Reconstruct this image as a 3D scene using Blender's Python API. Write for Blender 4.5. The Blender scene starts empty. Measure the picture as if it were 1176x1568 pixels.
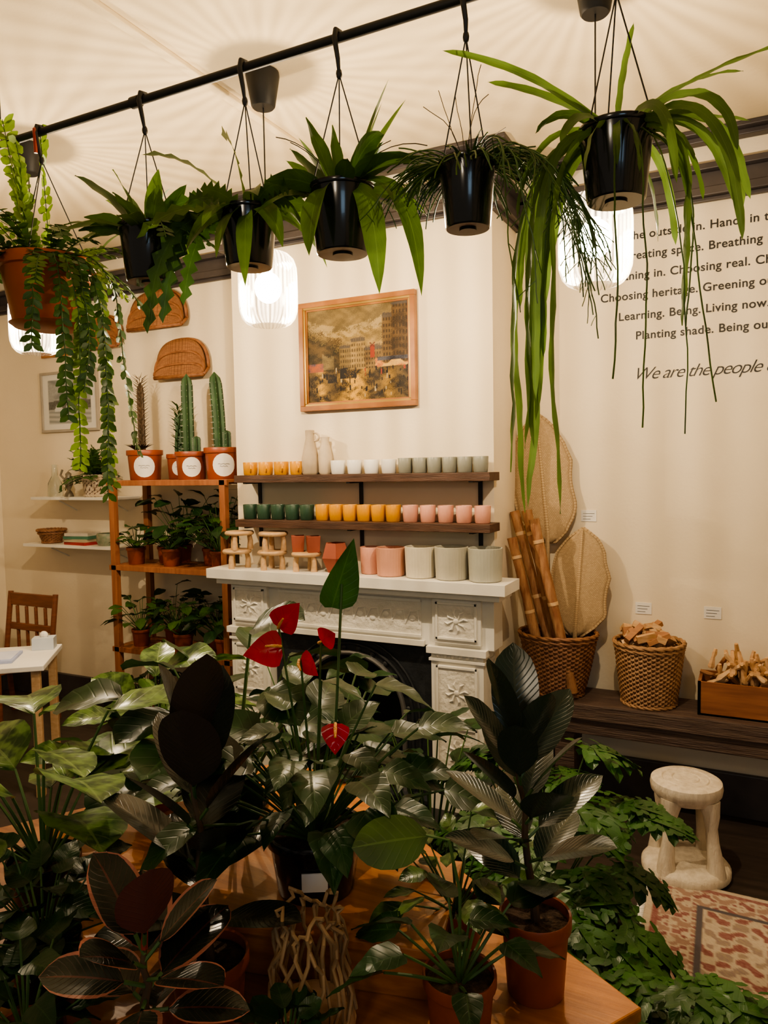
import bpy, math, random
from mathutils import Matrix, Vector
V=Vector
pi=math.pi
# ------------------------------------------------------------ materials
MATS={}
def newmat(name):
    m=bpy.data.materials.new(name); m.use_nodes=True
    nt=m.node_tree; b=nt.nodes.get("Principled BSDF")
    return m,nt,b
def rgb(c): return (c[0],c[1],c[2],1)
def mat(name,c1,c2=None,rough=.5,scale=6,stretch=(1,1,1),bump=0,bscale=None,metal=0,coat=0,detail=4,spec=.5):
    if name in MATS: return MATS[name]
    m,nt,b=newmat(name); N=nt.nodes; L=nt.links
    if c2 is None: c2=tuple(x*.85 for x in c1)
    tc=N.new("ShaderNodeTexCoord"); mp=N.new("ShaderNodeMapping"); mp.inputs['Scale'].default_value=stretch
    L.new(tc.outputs['Object'],mp.inputs[0])
    no=N.new("ShaderNodeTexNoise"); no.inputs['Scale'].default_value=scale; no.inputs['Detail'].default_value=detail
    L.new(mp.outputs[0],no.inputs['Vector'])
    cr=N.new("ShaderNodeValToRGB"); cr.color_ramp.elements[0].position=.35; cr.color_ramp.elements[1].position=.65
    cr.color_ramp.elements[0].color=rgb(c1); cr.color_ramp.elements[1].color=rgb(c2)
    L.new(no.outputs[0],cr.inputs[0]); L.new(cr.outputs[0],b.inputs['Base Color'])
    b.inputs['Roughness'].default_value=rough; b.inputs['Metallic'].default_value=metal
    b.inputs['Coat Weight'].default_value=coat; b.inputs['Specular IOR Level'].default_value=spec
    if bump:
        n2=N.new("ShaderNodeTexNoise"); n2.inputs['Scale'].default_value=bscale or scale*4; n2.inputs['Detail'].default_value=5
        L.new(mp.outputs[0],n2.inputs['Vector'])
        bp=N.new("ShaderNodeBump"); bp.inputs['Strength'].default_value=bump; bp.inputs['Distance'].default_value=.01
        L.new(n2.outputs[0],bp.inputs['Height']); L.new(bp.outputs[0],b.inputs['Normal'])
    MATS[name]=m; return m
def leafmat(name,c,vein,rough=.3,vs=.5,trans=.15,var=None,freq=9,edge=None,back=None,spec=.4):
    m,nt,b=newmat(name); N=nt.nodes; L=nt.links
    uv=N.new("ShaderNodeUVMap"); sp=N.new("ShaderNodeSeparateXYZ"); L.new(uv.outputs[0],sp.inputs[0])
    def M(op,a,bv=None):
        n=N.new("ShaderNodeMath"); n.operation=op
        for i,x in enumerate((a,bv)):
            if x is None: continue
            if isinstance(x,(int,float)): n.inputs[i].default_value=x
            else: L.new(x,n.inputs[i])
        return n.outputs[0]
    au=M('ABSOLUTE',M('SUBTRACT',sp.outputs[0],.5))
    mid=M('LESS_THAN',au,.022)
    ph=M('SUBTRACT',M('MULTIPLY',sp.outputs[1],freq*2*pi),M('MULTIPLY',au,freq*3.2))
    sv=M('POWER',M('MAXIMUM',M('SINE',ph),0),10)
    vein_f=M('MINIMUM',M('ADD',mid,M('MULTIPLY',sv,.25)),1)
    no=N.new("ShaderNodeTexNoise"); tc=N.new("ShaderNodeTexCoord"); L.new(tc.outputs['Object'],no.inputs['Vector'])
    no.inputs['Scale'].default_value=9 if var is None else 28
    cr=N.new("ShaderNodeValToRGB"); e=cr.color_ramp.elements
    e[0].position=.4; e[1].position=.6; e[0].color=rgb(tuple(x*.6 for x in c)); e[1].color=rgb(c if var is None else var)
    L.new(no.outputs[0],cr.inputs[0])
    col=cr.outputs[0]
    if edge:
        mx=N.new("ShaderNodeMix"); mx.data_type='RGBA'
        L.new(M('GREATER_THAN',M('ADD',au,M('MULTIPLY',no.outputs[0],.25)),.555),mx.inputs[0]); L.new(col,mx.inputs[6]); mx.inputs[7].default_value=rgb(edge); col=mx.outputs[2]
    mx=N.new("ShaderNodeMix"); mx.data_type='RGBA'
    L.new(M('MULTIPLY',vein_f,vs),mx.inputs[0]); L.new(col,mx.inputs[6]); mx.inputs[7].default_value=rgb(vein)
    col=mx.outputs[2]
    if back:
        g=N.new("ShaderNodeNewGeometry"); mx=N.new("ShaderNodeMix"); mx.data_type='RGBA'
        L.new(g.outputs['Backfacing'],mx.inputs[0]); L.new(col,mx.inputs[6]); mx.inputs[7].default_value=rgb(back); col=mx.outputs[2]
    L.new(col,b.inputs['Base Color']); b.inputs['Roughness'].default_value=rough; b.inputs['Specular IOR Level'].default_value=spec
    bp=N.new("ShaderNodeBump"); bp.inputs['Strength'].default_value=.25; bp.inputs['Distance'].default_value=.004
    L.new(vein_f,bp.inputs['Height']); bp.invert=True; L.new(bp.outputs[0],b.inputs['Normal'])
    if trans>0:
        t=N.new("ShaderNodeBsdfTranslucent"); L.new(col,t.inputs[0]); s=N.new("ShaderNodeMixShader"); s.inputs[0].default_value=trans
        o=N.get("Material Output"); L.new(b.outputs[0],s.inputs[1]); L.new(t.outputs[0],s.inputs[2]); L.new(s.outputs[0],o.inputs[0])
    return m
def vcolmat(name,rough=.6,bump=.3,bs=120):
    m,nt,b=newmat(name); N=nt.nodes; L=nt.links
    a=N.new("ShaderNodeVertexColor"); a.layer_name="Col"; L.new(a.outputs[0],b.inputs['Base Color']); b.inputs['Roughness'].default_value=rough
    b.inputs['Specular IOR Level'].default_value=.2
    no=N.new("ShaderNodeTexNoise"); no.inputs['Scale'].default_value=bs; bp=N.new("ShaderNodeBump"); bp.inputs['Strength'].default_value=bump; bp.inputs['Distance'].default_value=.004
    tc=N.new("ShaderNodeTexCoord"); L.new(tc.outputs['Object'],no.inputs['Vector'])
    L.new(no.outputs[0],bp.inputs['Height']); L.new(bp.outputs[0],b.inputs['Normal'])
    return m
def weavemat(name,c1,c2,su,sv):
    m,nt,b=newmat(name); N=nt.nodes; L=nt.links
    uv=N.new("ShaderNodeUVMap"); mp=N.new("ShaderNodeMapping"); mp.inputs['Scale'].default_value=(su,sv,1)
    L.new(uv.outputs[0],mp.inputs[0])
    ch=N.new("ShaderNodeTexBrick"); ch.inputs['Scale'].default_value=1; ch.inputs['Mortar Size'].default_value=.08
    ch.inputs['Brick Width'].default_value=1; ch.inputs['Row Height'].default_value=.5
    ch.inputs['Color1'].default_value=rgb(c1); ch.inputs['Color2'].default_value=rgb(tuple((x+y)/2 for x,y in zip(c1,c2))); ch.inputs['Mortar'].default_value=rgb(c2)
    L.new(mp.outputs[0],ch.inputs[0]); L.new(ch.outputs[0],b.inputs['Base Color']); b.inputs['Roughness'].default_value=.75
    bp=N.new("ShaderNodeBump"); bp.inputs['Strength'].default_value=.5; bp.inputs['Distance'].default_value=.004; bp.invert=True
    L.new(ch.outputs['Fac'],bp.inputs['Height']); L.new(bp.outputs[0],b.inputs['Normal'])
    return m
# ------------------------------------------------------------ mesh builder
def interp(tab,t):
    for (a,b),(c,d) in zip(tab,tab[1:]):
        if t<=c: return b+(d-b)*(t-a)/(c-a) if c>a else d
    return tab[-1][1]
SH={'rubber':[(0,.03),(.06,.34),(.15,.68),(.3,.95),(.5,1),(.68,.93),(.82,.72),(.92,.40),(.97,.14),(1,0)],
 'heart':[(0,.45),(.04,.8),(.14,1),(.3,.98),(.5,.8),(.7,.52),(.86,.25),(.95,.09),(1,0)],
 'lance':[(0,.14),(.1,.4),(.25,.78),(.45,1),(.65,.88),(.85,.46),(1,0)],
 'strap':[(0,.5),(.1,.85),(.6,1),(.9,.75),(.97,.4),(1,0)],
 'round':[(0,.25),(.2,.85),(.5,1),(.8,.8),(1,.15)]}
UP=V((0,0,1))
def path(p,d,L,n=8,g=0,rnd=None,wob=0):
    p=V(p); d=V(d).normalized(); ds=L/n; out=[p.copy()]
    for i in range(n):
        d=d+V((0,0,-g*ds))
        if wob: d=d+V((rnd.uniform(-wob,wob),rnd.uniform(-wob,wob),rnd.uniform(-wob,wob)*.4))
        d.normalize(); p=p+d*ds; out.append(p.copy())
    return out
class B:
    def __init__(s,name): s.name=name; s.v=[];s.f=[];s.uv=[];s.mi=[];s.mats=[];s.col=None
    def m(s,mt):
        if mt not in s.mats: s.mats.append(mt)
        return s.mats.index(mt)
    def grid(s,rows,mt,wrap=False):
        k=s.m(mt); o=len(s.v); nr=len(rows); nc=len(rows[0])
        for r in rows: s.v.extend([tuple(p) for p in r])
        cc=nc if wrap else nc-1
        for i in range(nr-1):
            for j in range(cc):
                j2=(j+1)%nc
                s.f.append((o+i*nc+j,o+i*nc+j2,o+(i+1)*nc+j2,o+(i+1)*nc+j)); s.mi.append(k)
                a,b_=j/cc,(j+1)/cc; c,d=i/(nr-1),(i+1)/(nr-1)
                s.uv.extend([(a,c),(b_,c),(b_,d),(a,d)])
    def poly(s,pts,mt):
        k=s.m(mt); o=len(s.v); s.v.extend([tuple(p) for p in pts]); s.f.append(tuple(range(o,o+len(pts)))); s.mi.append(k)
        s.uv.extend([(p[0],p[2]) for p in pts])
    def lathe(s,c,prof,mt,seg=24,flute=0,nfl=0,M=None,weave=0,sx=1,sy=1):
        c=V(c); rows=[]
        for i,(r,z) in enumerate(prof):
            row=[]
            for j in range(seg):
                a=2*pi*j/seg; rr=r
                if flute: rr=r*(1+flute*math.cos(nfl*a))
                if weave: rr=r+weave*math.sin(j*pi/2+ (pi if i%2 else 0))
                q=V((rr*math.cos(a)*sx,rr*math.sin(a)*sy,z))
                if M is not None: q=M@q
                row.append(c+q)
            rows.append(row)
        s.grid(rows,mt,True)
    def tube(s,pts,r,mt,seg=6,cap=True):
        pts=[V(p) for p in pts]; n=len(pts); rows=[]
        d0=(pts[1]-pts[0]).normalized(); a=V((0,0,1)) if abs(d0.z)<.9 else V((1,0,0)); sd=d0.cross(a).normalized()
        for i,p in enumerate(pts):
            d=(pts[min(i+1,n-1)]-pts[max(i-1,0)])
            if d.length<1e-9: d=d0
            d.normalize(); sd=(sd-d*sd.dot(d)); sd.normalize(); up=sd.cross(d)
            ri=r[i] if isinstance(r,(list,tuple)) else r
            rows.append([p+(sd*math.cos(2*pi*k/seg)+up*math.sin(2*pi*k/seg))*ri for k in range(seg)])
        s.grid(rows,mt,True)
        if cap: s.poly(rows[0][::-1],mt); s.poly(rows[-1],mt)
    def box(s,c,size,mt,R=None):
        c=V(c); h=[x/2 for x in size]; k=s.m(mt); o=len(s.v)
        for x in(-1,1):
            for y in(-1,1):
                for z in(-1,1):
                    q=V((x*h[0],y*h[1],z*h[2]))
                    if R is not None: q=R@q
                    s.v.append(tuple(c+q))
        for f in [(0,1,3,2),(4,6,7,5),(0,4,5,1),(2,3,7,6),(0,2,6,4),(1,5,7,3)]:
            s.f.append(tuple(o+i for i in f)); s.mi.append(k); s.uv.extend([(0,0),(1,0),(1,1),(0,1)])
    def bb(s,x0,x1,y0,y1,z0,z1,mt): s.box(((x0+x1)/2,(y0+y1)/2,(z0+z1)/2),(abs(x1-x0),abs(y1-y0),abs(z1-z0)),mt)
    def ell(s,c,r,mt,seg=12,rings=8,M=None):
        prof=[(max(math.sin(pi*i/rings),1e-4),-math.cos(pi*i/rings)) for i in range(rings+1)]
        rows=[]
        for (q,z) in prof:
            row=[]
            for j in range(seg):
                p=V((q*math.cos(2*pi*j/seg)*r[0],q*math.sin(2*pi*j/seg)*r[1],z*r[2]))
                if M is not None: p=M@p
                row.append(V(c)+p)
            rows.append(row)
        s.grid(rows,mt,True)
    def leafp(s,pts,W,mt,shape='lance',fold=.2,side=None,k5=True,zig=0,wave=0,roll=0):
        n=len(pts)-1; tab=SH[shape]; d0=(pts[1]-pts[0]).normalized()
        if side is None:
            side=d0.cross(UP)
            if side.length<.1: side=V((1,0,0))
        side=V(side); side.normalize()
        if roll: side=Matrix.Rotation(roll,3,d0)@side
        rows=[]
        ks=(-1,-.5,0,.5,1) if k5 else (-1,0,1)
        for i,p in enumerate(pts):
            t=i/n; d=(pts[min(i+1,n)]-pts[max(i-1,0)]).normalized()
            side=side-d*side.dot(d)
            if side.length<1e-4: side=V((1,0,0))
            side.normalize(); nm=side.cross(d)
            w=interp(tab,t)*W/2; row=[]
            for k in ks:
                ww=w
                if zig:
                    ph=(i+(1 if k>0 else 0))%2
                    ww=w*(1 if ph else .35)
                e=fold*abs(k)*ww+ (wave*W*math.sin(i*1.7+k)*abs(k) if wave else 0)
                row.append(p+side*(k*ww)+nm*e)
            rows.append(row)
        s.grid(rows,mt)
    def leaf(s,p,d,L,W,mt,shape='lance',g=0,fold=.2,n=7,**kw):
        pts=path(p,d,L,n,g); s.leafp(pts,W,mt,shape,fold,**kw); return pts
    def frond(s,pts,ll,lw,mt,stem,sp=.02,sr=.0018,ang=.6,droop=2,rnd=random,shape='round'):
        s.tube(pts,sr,stem,4,False)
        side0=None; rem=sp
        for a,b_ in zip(pts,pts[1:]):
            d=(b_-a); Ls=d.length
            if Ls<1e-6: continue
            d=d/Ls
            sd=d.cross(UP)
            if sd.length<.3: sd=side0 or V((rnd.uniform(-1,1),rnd.uniform(-1,1),0))
            sd=sd.normalized()
            if side0 is not None and sd.dot(side0)<0: sd=-sd
            sd=(sd-d*sd.dot(d)).normalized(); side0=sd
            t=rem
            while t<Ls:
                q=a+d*t
                for sg in(-1,1):
                    dd=(sd*sg+d*ang+V((rnd.uniform(-.3,.3),rnd.uniform(-.3,.3),rnd.uniform(-.3,.3)))).normalized()
                    s.leaf(q,dd,ll*rnd.uniform(.75,1.15),lw,mt,shape,droop,.15,3,k5=False,side=d+V((rnd.uniform(-.4,.4),rnd.uniform(-.4,.4),rnd.uniform(-.4,.4))))
                t+=sp
            rem=t-Ls
    def lobed(s,p,d,L,W,mt,g=1.5,side=None,pairs=5):
        pts=path(p,d,L,pairs+2,g)
        d0=(pts[1]-pts[0]).normalized()
        sd=side or d0.cross(UP)
        if sd.length<.1: sd=V((1,0,0))
        sd=V(sd).normalized()
        s.leafp(pts,W*.5,mt,'lance',.1,side=sd)
        for i in range(0,pairs+1):
            t=i/(pairs+.5); q=pts[i+0]; d=(pts[min(i+1,len(pts)-1)]-q).normalized()
            sd=(sd-d*sd.dot(d)).normalized()
            ln=W*.66*interp([(0,.8),(.25,1),(.6,.8),(1,.35)],t)
            for sg in(-1,1):
                dd=(sd*sg*(1-.35*t)+d*(-.25+1.0*t)+V((random.uniform(-.12,.12),random.uniform(-.12,.12),random.uniform(-.12,.12)))).normalized()
                l2=ln*random.uniform(.85,1.1)
                s.leaf(q,dd,l2,L*.20,mt,'strap',g*1.2,.15,6,side=dd.cross(sd.cross(d)),wave=.07)
                for (fr,sgn) in((.45,.85),(.6,-.6)):
                    q2=q+dd*l2*fr; s.leaf(q2,(dd+d*sgn).normalized(),ln*.38,L*.11,mt,'strap',g,.1,3,side=dd.cross(sd.cross(d)),k5=False)
    def finish(s,bevel=0,smooth=True,solid=0,parent=None,name=None,clamp=None):
        if clamp: s.v=[clamp(p) for p in s.v]
        me=bpy.data.meshes.new(name or s.name); me.from_pydata(s.v,[],s.f)
        for mt in s.mats: me.materials.append(mt)
        me.polygons.foreach_set('material_index',s.mi)
        u=me.uv_layers.new(name="UVMap"); flat=[x for p in s.uv for x in p]; u.data.foreach_set('uv',flat)
        if s.col:
            ca=me.color_attributes.new("Col",'FLOAT_COLOR','POINT'); ca.data.foreach_set('color',[x for c in s.col for x in (c[0],c[1],c[2],1)])
        me.polygons.foreach_set('use_smooth',[smooth]*len(s.f))
        me.update()
        if smooth: me.set_sharp_from_angle(angle=math.radians(42))
        ob=bpy.data.objects.new(name or s.name,me); bpy.context.collection.objects.link(ob)
        if bevel:
            md=ob.modifiers.new("b",'BEVEL'); md.width=bevel; md.segments=2; md.limit_method='ANGLE'; md.angle_limit=math.radians(40)
        if solid:
            md=ob.modifiers.new("s",'SOLIDIFY'); md.thickness=solid
        if parent: ob.parent=parent
        return ob
def empty(name,loc=(0,0,0)):
    e=bpy.data.objects.new(name,None); e.location=loc; bpy.context.collection.objects.link(e); return e
def place(me,name,loc,rz=0,scale=1):
    o=bpy.data.objects.new(name,me); o.location=loc; o.rotation_euler=(0,0,rz); o.scale=(scale,)*3; bpy.context.collection.objects.link(o); return o
# palette
wallm=mat("plaster_cream",(.81,.71,.54),(.78,.68,.515),.85,3,bump=.08,bscale=60)
ceilm=mat("ceiling_cream",(.77,.65,.44),(.73,.61,.41),.85,2,bump=.1,bscale=40)
whitep=mat("white_gloss_paint",(.82,.80,.74),(.76,.74,.68),.4,8,bump=.05)
railm=mat("dark_grey_trim",(.045,.038,.04),(.07,.06,.06),.45,6)
blackm=mat("black_plastic",(.008,.008,.009),(.012,.012,.013),.18,10,coat=.3)
blackmt=mat("black_matte",(.012,.012,.013),(.02,.02,.02),.55,10)
iron=mat("cast_iron",(.018,.022,.028),(.03,.034,.04),.5,20,bump=.2)
terra=mat("terracotta_plastic",(.30,.07,.028),(.25,.058,.022),.42,8)
terra2=mat("terracotta_orange",(.55,.13,.035),(.48,.11,.03),.4,8)
soil=mat("potting_soil",(.035,.02,.012),(.10,.06,.035),.95,60,bump=1,bscale=90)
pine=mat("pine_orange",(.46,.18,.045),(.32,.11,.028),.35,4,(1,12,12),bump=.05,coat=.3)
ladw=mat("ladder_wood",(.36,.14,.06),(.26,.095,.04),.5,5,(10,10,1))
darkw=mat("dark_shelf_wood",(.10,.05,.032),(.055,.028,.018),.5,5,(1,14,14),bump=.3)
benchw=mat("bench_driftwood",(.065,.04,.033),(.12,.08,.06),.6,4,(1,16,16),bump=.7,bscale=10)
floorm=mat("floor_dark",(.03,.022,.018),(.05,.035,.028),.5,3,(1,10,1))
steel=mat("steel",(.4,.4,.4),(.3,.3,.3),.35,9,metal=.8)
paper=mat("paper_white",(.82,.80,.76),(.78,.76,.72),.7,5)
lightw=mat("birch_wood",(.62,.42,.24),(.52,.33,.17),.55,7,(1,8,8))
# ------------------------------------------------------------ room
def room(name,x0,x1,y0,y1,z0,z1,m,bev=0):
    b=B(name); b.bb(x0,x1,y0,y1,z0,z1,m); return b.finish(smooth=False,bevel=bev)
CZ=3.36
room("floor",-5.6,2.6,-2.2,4.2,-.1,0,floorm)
cb=B("ceiling"); cb.bb(-5.6,2.6,-2.2,4.2,CZ,CZ+.1,ceilm); cb.finish(smooth=False)
room("wall_back",-5.6,2.6,4.02,4.2,0,CZ,wallm)
room("wall_left",-5.7,-5.5,-2.2,4.2,0,CZ,wallm)
room("wall_right",2.6,2.8,-2.2,4.2,0,CZ,wallm)
cbm=B("wall_chimney_breast")
cbm.bb(-2.78,-1.17,3.6,4.02,1.0,CZ,wallm); cbm.bb(-2.78,-2.42,3.6,4.02,0,1.0,wallm); cbm.bb(-1.5,-1.17,3.6,4.02,0,1.0,wallm)
cbm.bb(-2.42,-1.5,3.95,4.02,0,1.0,blackmt); cbm.finish(smooth=False)
b=B("trim_ceiling_batten")
b.bb(-2.02,-1.98,-2.2,4.0,CZ-.02,CZ,ceilm); b.bb(-5.5,2.6,1.20,1.24,CZ-.02,CZ,ceilm); b.finish(smooth=False,bevel=.004)
def railset(name,prof):
    b=B(name)
    for (za,zb,dp) in prof:
        b.bb(-5.5,-2.78,4.02-dp,4.02,za,zb,railm)
        b.bb(-2.78-dp,-1.17+dp,3.6-dp,3.6,za,zb,railm)
        b.bb(-1.17,-1.17+dp,3.6,4.02,za,zb,railm); b.bb(-2.78-dp,-2.78,3.6,4.02,za,zb,railm)
        b.bb(-1.17,2.6,4.02-dp,4.02,za,zb,railm); b.bb(-5.5,-5.5+dp,-2.2,4.02,za,zb,railm)
    return b.finish(bevel=.004,smooth=False)
railset("trim_cornice",[(3.335,3.359,.10),(3.31,3.335,.06)])
railset("trim_picture_rail",[(3.175,3.205,.075),(3.10,3.175,.035),(3.06,3.10,.055),(3.04,3.06,.025)])
b=B("baseboard_back"); b.bb(-1.17,2.6,3.99,4.02,0,.22,railm); b.bb(-5.5,-2.78,3.99,4.02,0,.2,railm); b.bb(-5.5,-5.47,-2.2,4.0,0,.2,railm); b.finish(bevel=.005,smooth=False)
# ------------------------------------------------------------ fireplace
relief=mat("carved_relief_paint",(.80,.77,.70),(.74,.71,.64),.45,8,bump=1,bscale=28)
f=B("fireplace_mantel"); YB=3.597
f.bb(-2.83,-1.04,3.35,YB,1.155,1.21,whitep); f.bb(-2.79,-1.08,3.39,YB,1.12,1.155,whitep)
f.bb(-2.74,-1.13,3.46,YB,.86,1.12,whitep)
f.bb(-2.42,-1.50,3.44,3.46,.855,.885,whitep)
for x0,x1 in((-2.73,-2.46),(-1.46,-1.18)):
    f.bb(x0,x1,3.44,YB,0,.83,whitep); f.bb(x0-.02,x1+.02,3.42,YB,.83,.865,whitep); f.bb(x0-.01,x1+.01,3.43,YB,.79,.805,whitep)
    f.bb(x0-.01,x1+.01,3.42,YB,0,.16,whitep)
    f.bb(x0+.01,x1-.01,3.435,3.5,.885,1.11,whitep)
    for k in range(6): f.ell((x0+.04+k*.04,3.435,.818),(.012,.008,.010),whitep,8,6)
    for z0,z1 in((.905,1.095),(.50,.77),(.2,.46)):
        y=3.43
        f.bb(x0+.03,x1-.03,y-.004,y+.01,z1-.012,z1,whitep); f.bb(x0+.03,x1-.03,y-.004,y+.01,z0,z0+.012,whitep)
        f.bb(x0+.03,x0+.042,y-.004,y+.01,z0,z1,whitep); f.bb(x1-.042,x1-.03,y-.004,y+.01,z0,z1,whitep)
        cx=(x0+x1)/2; cz=(z0+z1)/2; f.bb(x0+.042,x1-.042,y+.003,y+.012,z0+.01,z1-.01,relief)
        f.ell((cx,y+.002,cz),(.016,.007,.016),whitep)
        for k in range(8):
            a=k*pi/4; f.tube([(cx+.018*math.cos(a),y+.002,cz+.018*math.sin(a)),(cx+.045*math.cos(a+.3),y,cz+.045*math.sin(a+.3)),(cx+.062*math.cos(a+.1),y+.003,cz+.062*math.sin(a+.1))],[.004,.007,.003],whitep,6)
f.bb(-2.40,-1.52,3.455,3.47,.905,1.09,relief)
for (z,) in((.905,),(1.09,)): f.bb(-2.40,-1.52,3.447,3.465,z-.008,z+.008,whitep)
for k in range(11):
    x=-2.34+k*.077; f.ell((x,3.455,1.0+.02*math.sin(k*1.6)),(.020,.006,.016),whitep,8,6)
    f.tube([(x-.04,3.454,.97+.01*math.sin(k)),(x-.01,3.452,1.03),(x+.03,3.453,1.035),(x+.04,3.454,.97)],.004,whitep,5)
f.finish(bevel=.003)
g=B("cast_iron_fire_insert")
n=20; cx=-1.96; R_=.30; yo=3.5; cz=.45
outer=[];inner=[]
for i in range(n+1):
    a=pi*i/n; inner.append(V((cx+R_*math.cos(a),yo,cz+R_*math.sin(a))))
    ox=max(-2.455,min(-1.465,cx+.72*math.cos(a))); oz=min(.855,cz+.72*math.sin(a)); outer.append(V((ox,yo,oz)))
g.grid([outer,inner],iron)
g.grid([inner,[p+V((0,.3,-.02)) for p in inner]],blackmt)
g.bb(-2.455,cx-R_,yo-.0,yo+.02,0,cz,iron); g.bb(cx+R_,-1.465,yo,yo+.02,0,cz,iron)
for rr_,t in((R_+.02,.014),(R_+.07,.008),(R_+.11,.006)):
    g.tube([(cx+rr_,yo-.005,0)]+[(cx+rr_*math.cos(pi*i/n),yo-.008,cz+rr_*math.sin(pi*i/n)) for i in range(n+1)]+[(cx-rr_,yo-.005,0)],t,steel if t>.01 else iron,8)
for i in range(12):
    a=pi*(i+.5)/12; g.ell((cx+(R_+.045)*math.cos(a),yo-.004,cz+(R_+.045)*math.sin(a)),(.016,.008,.016),iron,8,6)
for k in range(9): g.bb(cx-.24+k*.06-.006,cx-.24+k*.06+.006,3.52,3.53,.12,.30,iron)
g.bb(cx-.28,cx+.28,3.50,3.54,.29,.31,iron); g.bb(-2.455,-1.465,3.42,3.5,.03,.05,iron)
g.finish()
room("trim_hearth",-2.75,-1.15,3.0,3.41,0,.03,blackmt,.005)
# ------------------------------------------------------------ painting
def canvas(name,x0,x1,z0,z1,y,fn,nx,nz,mt,parent):
    b=B(name); rows=[];b.col=[]
    for i in range(nz+1):
        row=[]
        for j in range(nx+1):
            u=j/nx;w=i/nz; row.append((x0+(x1-x0)*u,y,z0+(z1-z0)*w)); b.col.append(fn(u,w))
        rows.append(row)
    b.grid(rows,mt); return b.finish(parent=parent,smooth=False)
random.seed(5)
blobs=[(random.random(),random.random()*.28,random.uniform(.003,.008),random.uniform(.02,.05),random.random()) for _ in range(70)]
def nz_(u,v,s,seed=0): return (math.sin(u*s*7.1+seed+3*math.sin(v*s*3.3))+math.sin(v*s*9.7+seed*2+2*math.sin(u*s*4.1)))*.5
def mixc(a,b,t):
    t=max(0,min(1,t)); return tuple(x+(y-x)*t for x,y in zip(a,b))
def paintfn(u,v):
    nn=nz_(u,v,3,1)*.5+nz_(u,v,8,4)*.35+random.uniform(-.35,.35)
    c=mixc((.13,.090,.033),(.33,.225,.085),.45+nn*.7)
    if v>.75: c=mixc(c,(.09,.072,.042),.45)
    if abs(v-.84+.1*math.sin(u*4))<.06 and u<.75 and nn>-.1: c=mixc(c,(.40,.30,.14),.5)
    if v<.78-.5*u+.12*nn and u<.40 and v>.3: c=mixc((.024,.022,.014),(.11,.070,.028),.45+nn*.8)
    if .15<u<.27 and .35<v<.50+.04*nn: c=mixc((.07,.055,.03),(.18,.13,.055),.5+nn)
    def bld(x0,x1,v1,ca,cb,wx,wz):
        nonlocal c
        if x0+.01*nn<u<x1+.01*nn and .3<v<v1+.03*nn:
            c=mixc(ca,cb,.5+nn*.7)
            if (u-x0)/wx%1>.5 and (v/wz)%1>.45: c=mixc(c,(.03,.022,.015),.75)
            if v>v1-.035: c=mixc(c,(.07,.06,.055),.8)
    bld(.33,.46,.60,(.11,.075,.03),(.22,.15,.06),.022,.055)
    bld(.44,.58,.66,(.18,.12,.045),(.32,.215,.085),.024,.055)
    bld(.58,.76,.56,(.10,.06,.025),(.20,.13,.05),.026,.05)
    if abs(u-.655)<.022 and .44<v<.58: c=(.22,.035,.015)
    if abs(abs(u-.655)-abs(v-.575))<.007 and abs(u-.655)<.028: c=(.10,.03,.02)
    bld(.75,.86,.88,(.07,.042,.02),(.16,.10,.04),.026,.06)
    bld(.84,1.02,1.0,(.03,.02,.012),(.12,.07,.028),.03,.07)
    if u>.68 and .34<v<.40-.03*math.sin(u*34): c=mixc((.55,.36,.10),(.36,.11,.03),.5+nn)
    if u>.7 and .40<v<.44: c=mixc((.02,.02,.03),(.08,.08,.10),.4+nn)
    if u<.16 and .3<v<.42: c=mixc((.03,.05,.09),(.32,.09,.03),.5+nn)
    if v<=.33:
        c=mixc((.025,.02,.015),(.13,.085,.035),.45+nn*.9)
        r=math.exp(-((u-.47)/.12)**2)*(1.1-v)+.6*math.exp(-((u-.13)/.05)**2)+.3*math.exp(-((u-.8)/.06)**2)
        c=mixc(c,(.60,.34,.05),min(.9,max(0,r*(.6+nn*1.2))))
    for (bx,by,w,h,k) in blobs:
        if abs(u-bx)<w and by<v-.03<by+h*1.3: c=(.015,.013,.014) if k<.8 else ((.26,.04,.02) if k<.9 else (.36,.28,.15))
    if .33<u<.5 and .24<v<.36 and nn>-.2: c=(.02,.018,.018)
    if .2<u<.3 and .2<v<.3 and nn>.0: c=(.02,.018,.018)
    return tuple(max(.006,x) for x in c)
goldw=mat("frame_wood_gold",(.38,.16,.05),(.26,.10,.03),.35,8,(1,1,1),coat=.3)
pe=empty("framed_street_painting",(0,0,0))
def frame(name,x0,x1,z0,z1,yw,steps,parent):
    b=B(name)
    for (ins,wd,th,mt) in steps:
        a0,a1,c0,c1=x0+ins,x1-ins,z0+ins,z1-ins
        for (p,q,r,s_) in((a0,a1,c1-wd,c1),(a0,a1,c0,c0+wd)): b.bb(p,q,yw-th,yw,r,s_,mt)
        for (p,q) in((a0,a0+wd),(a1-wd,a1)): b.bb(p,q,yw-th,yw,c0+wd,c1-wd,mt)
    return b.finish(bevel=.002,smooth=False,parent=parent)
frame("frame",-2.295,-1.58,2.10,2.70,3.598,[(0,.028,.035,goldw),(.026,.014,.028,mat("gilt",(.50,.32,.10),None,.3,9,metal=.6)),(.038,.010,.02,goldw)],pe)
vm=vcolmat("oil_paint",.5,.4,140)
canvas("canvas",-2.25,-1.625,2.145,2.655,3.585,paintfn,190,155,vm,pe)
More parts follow.
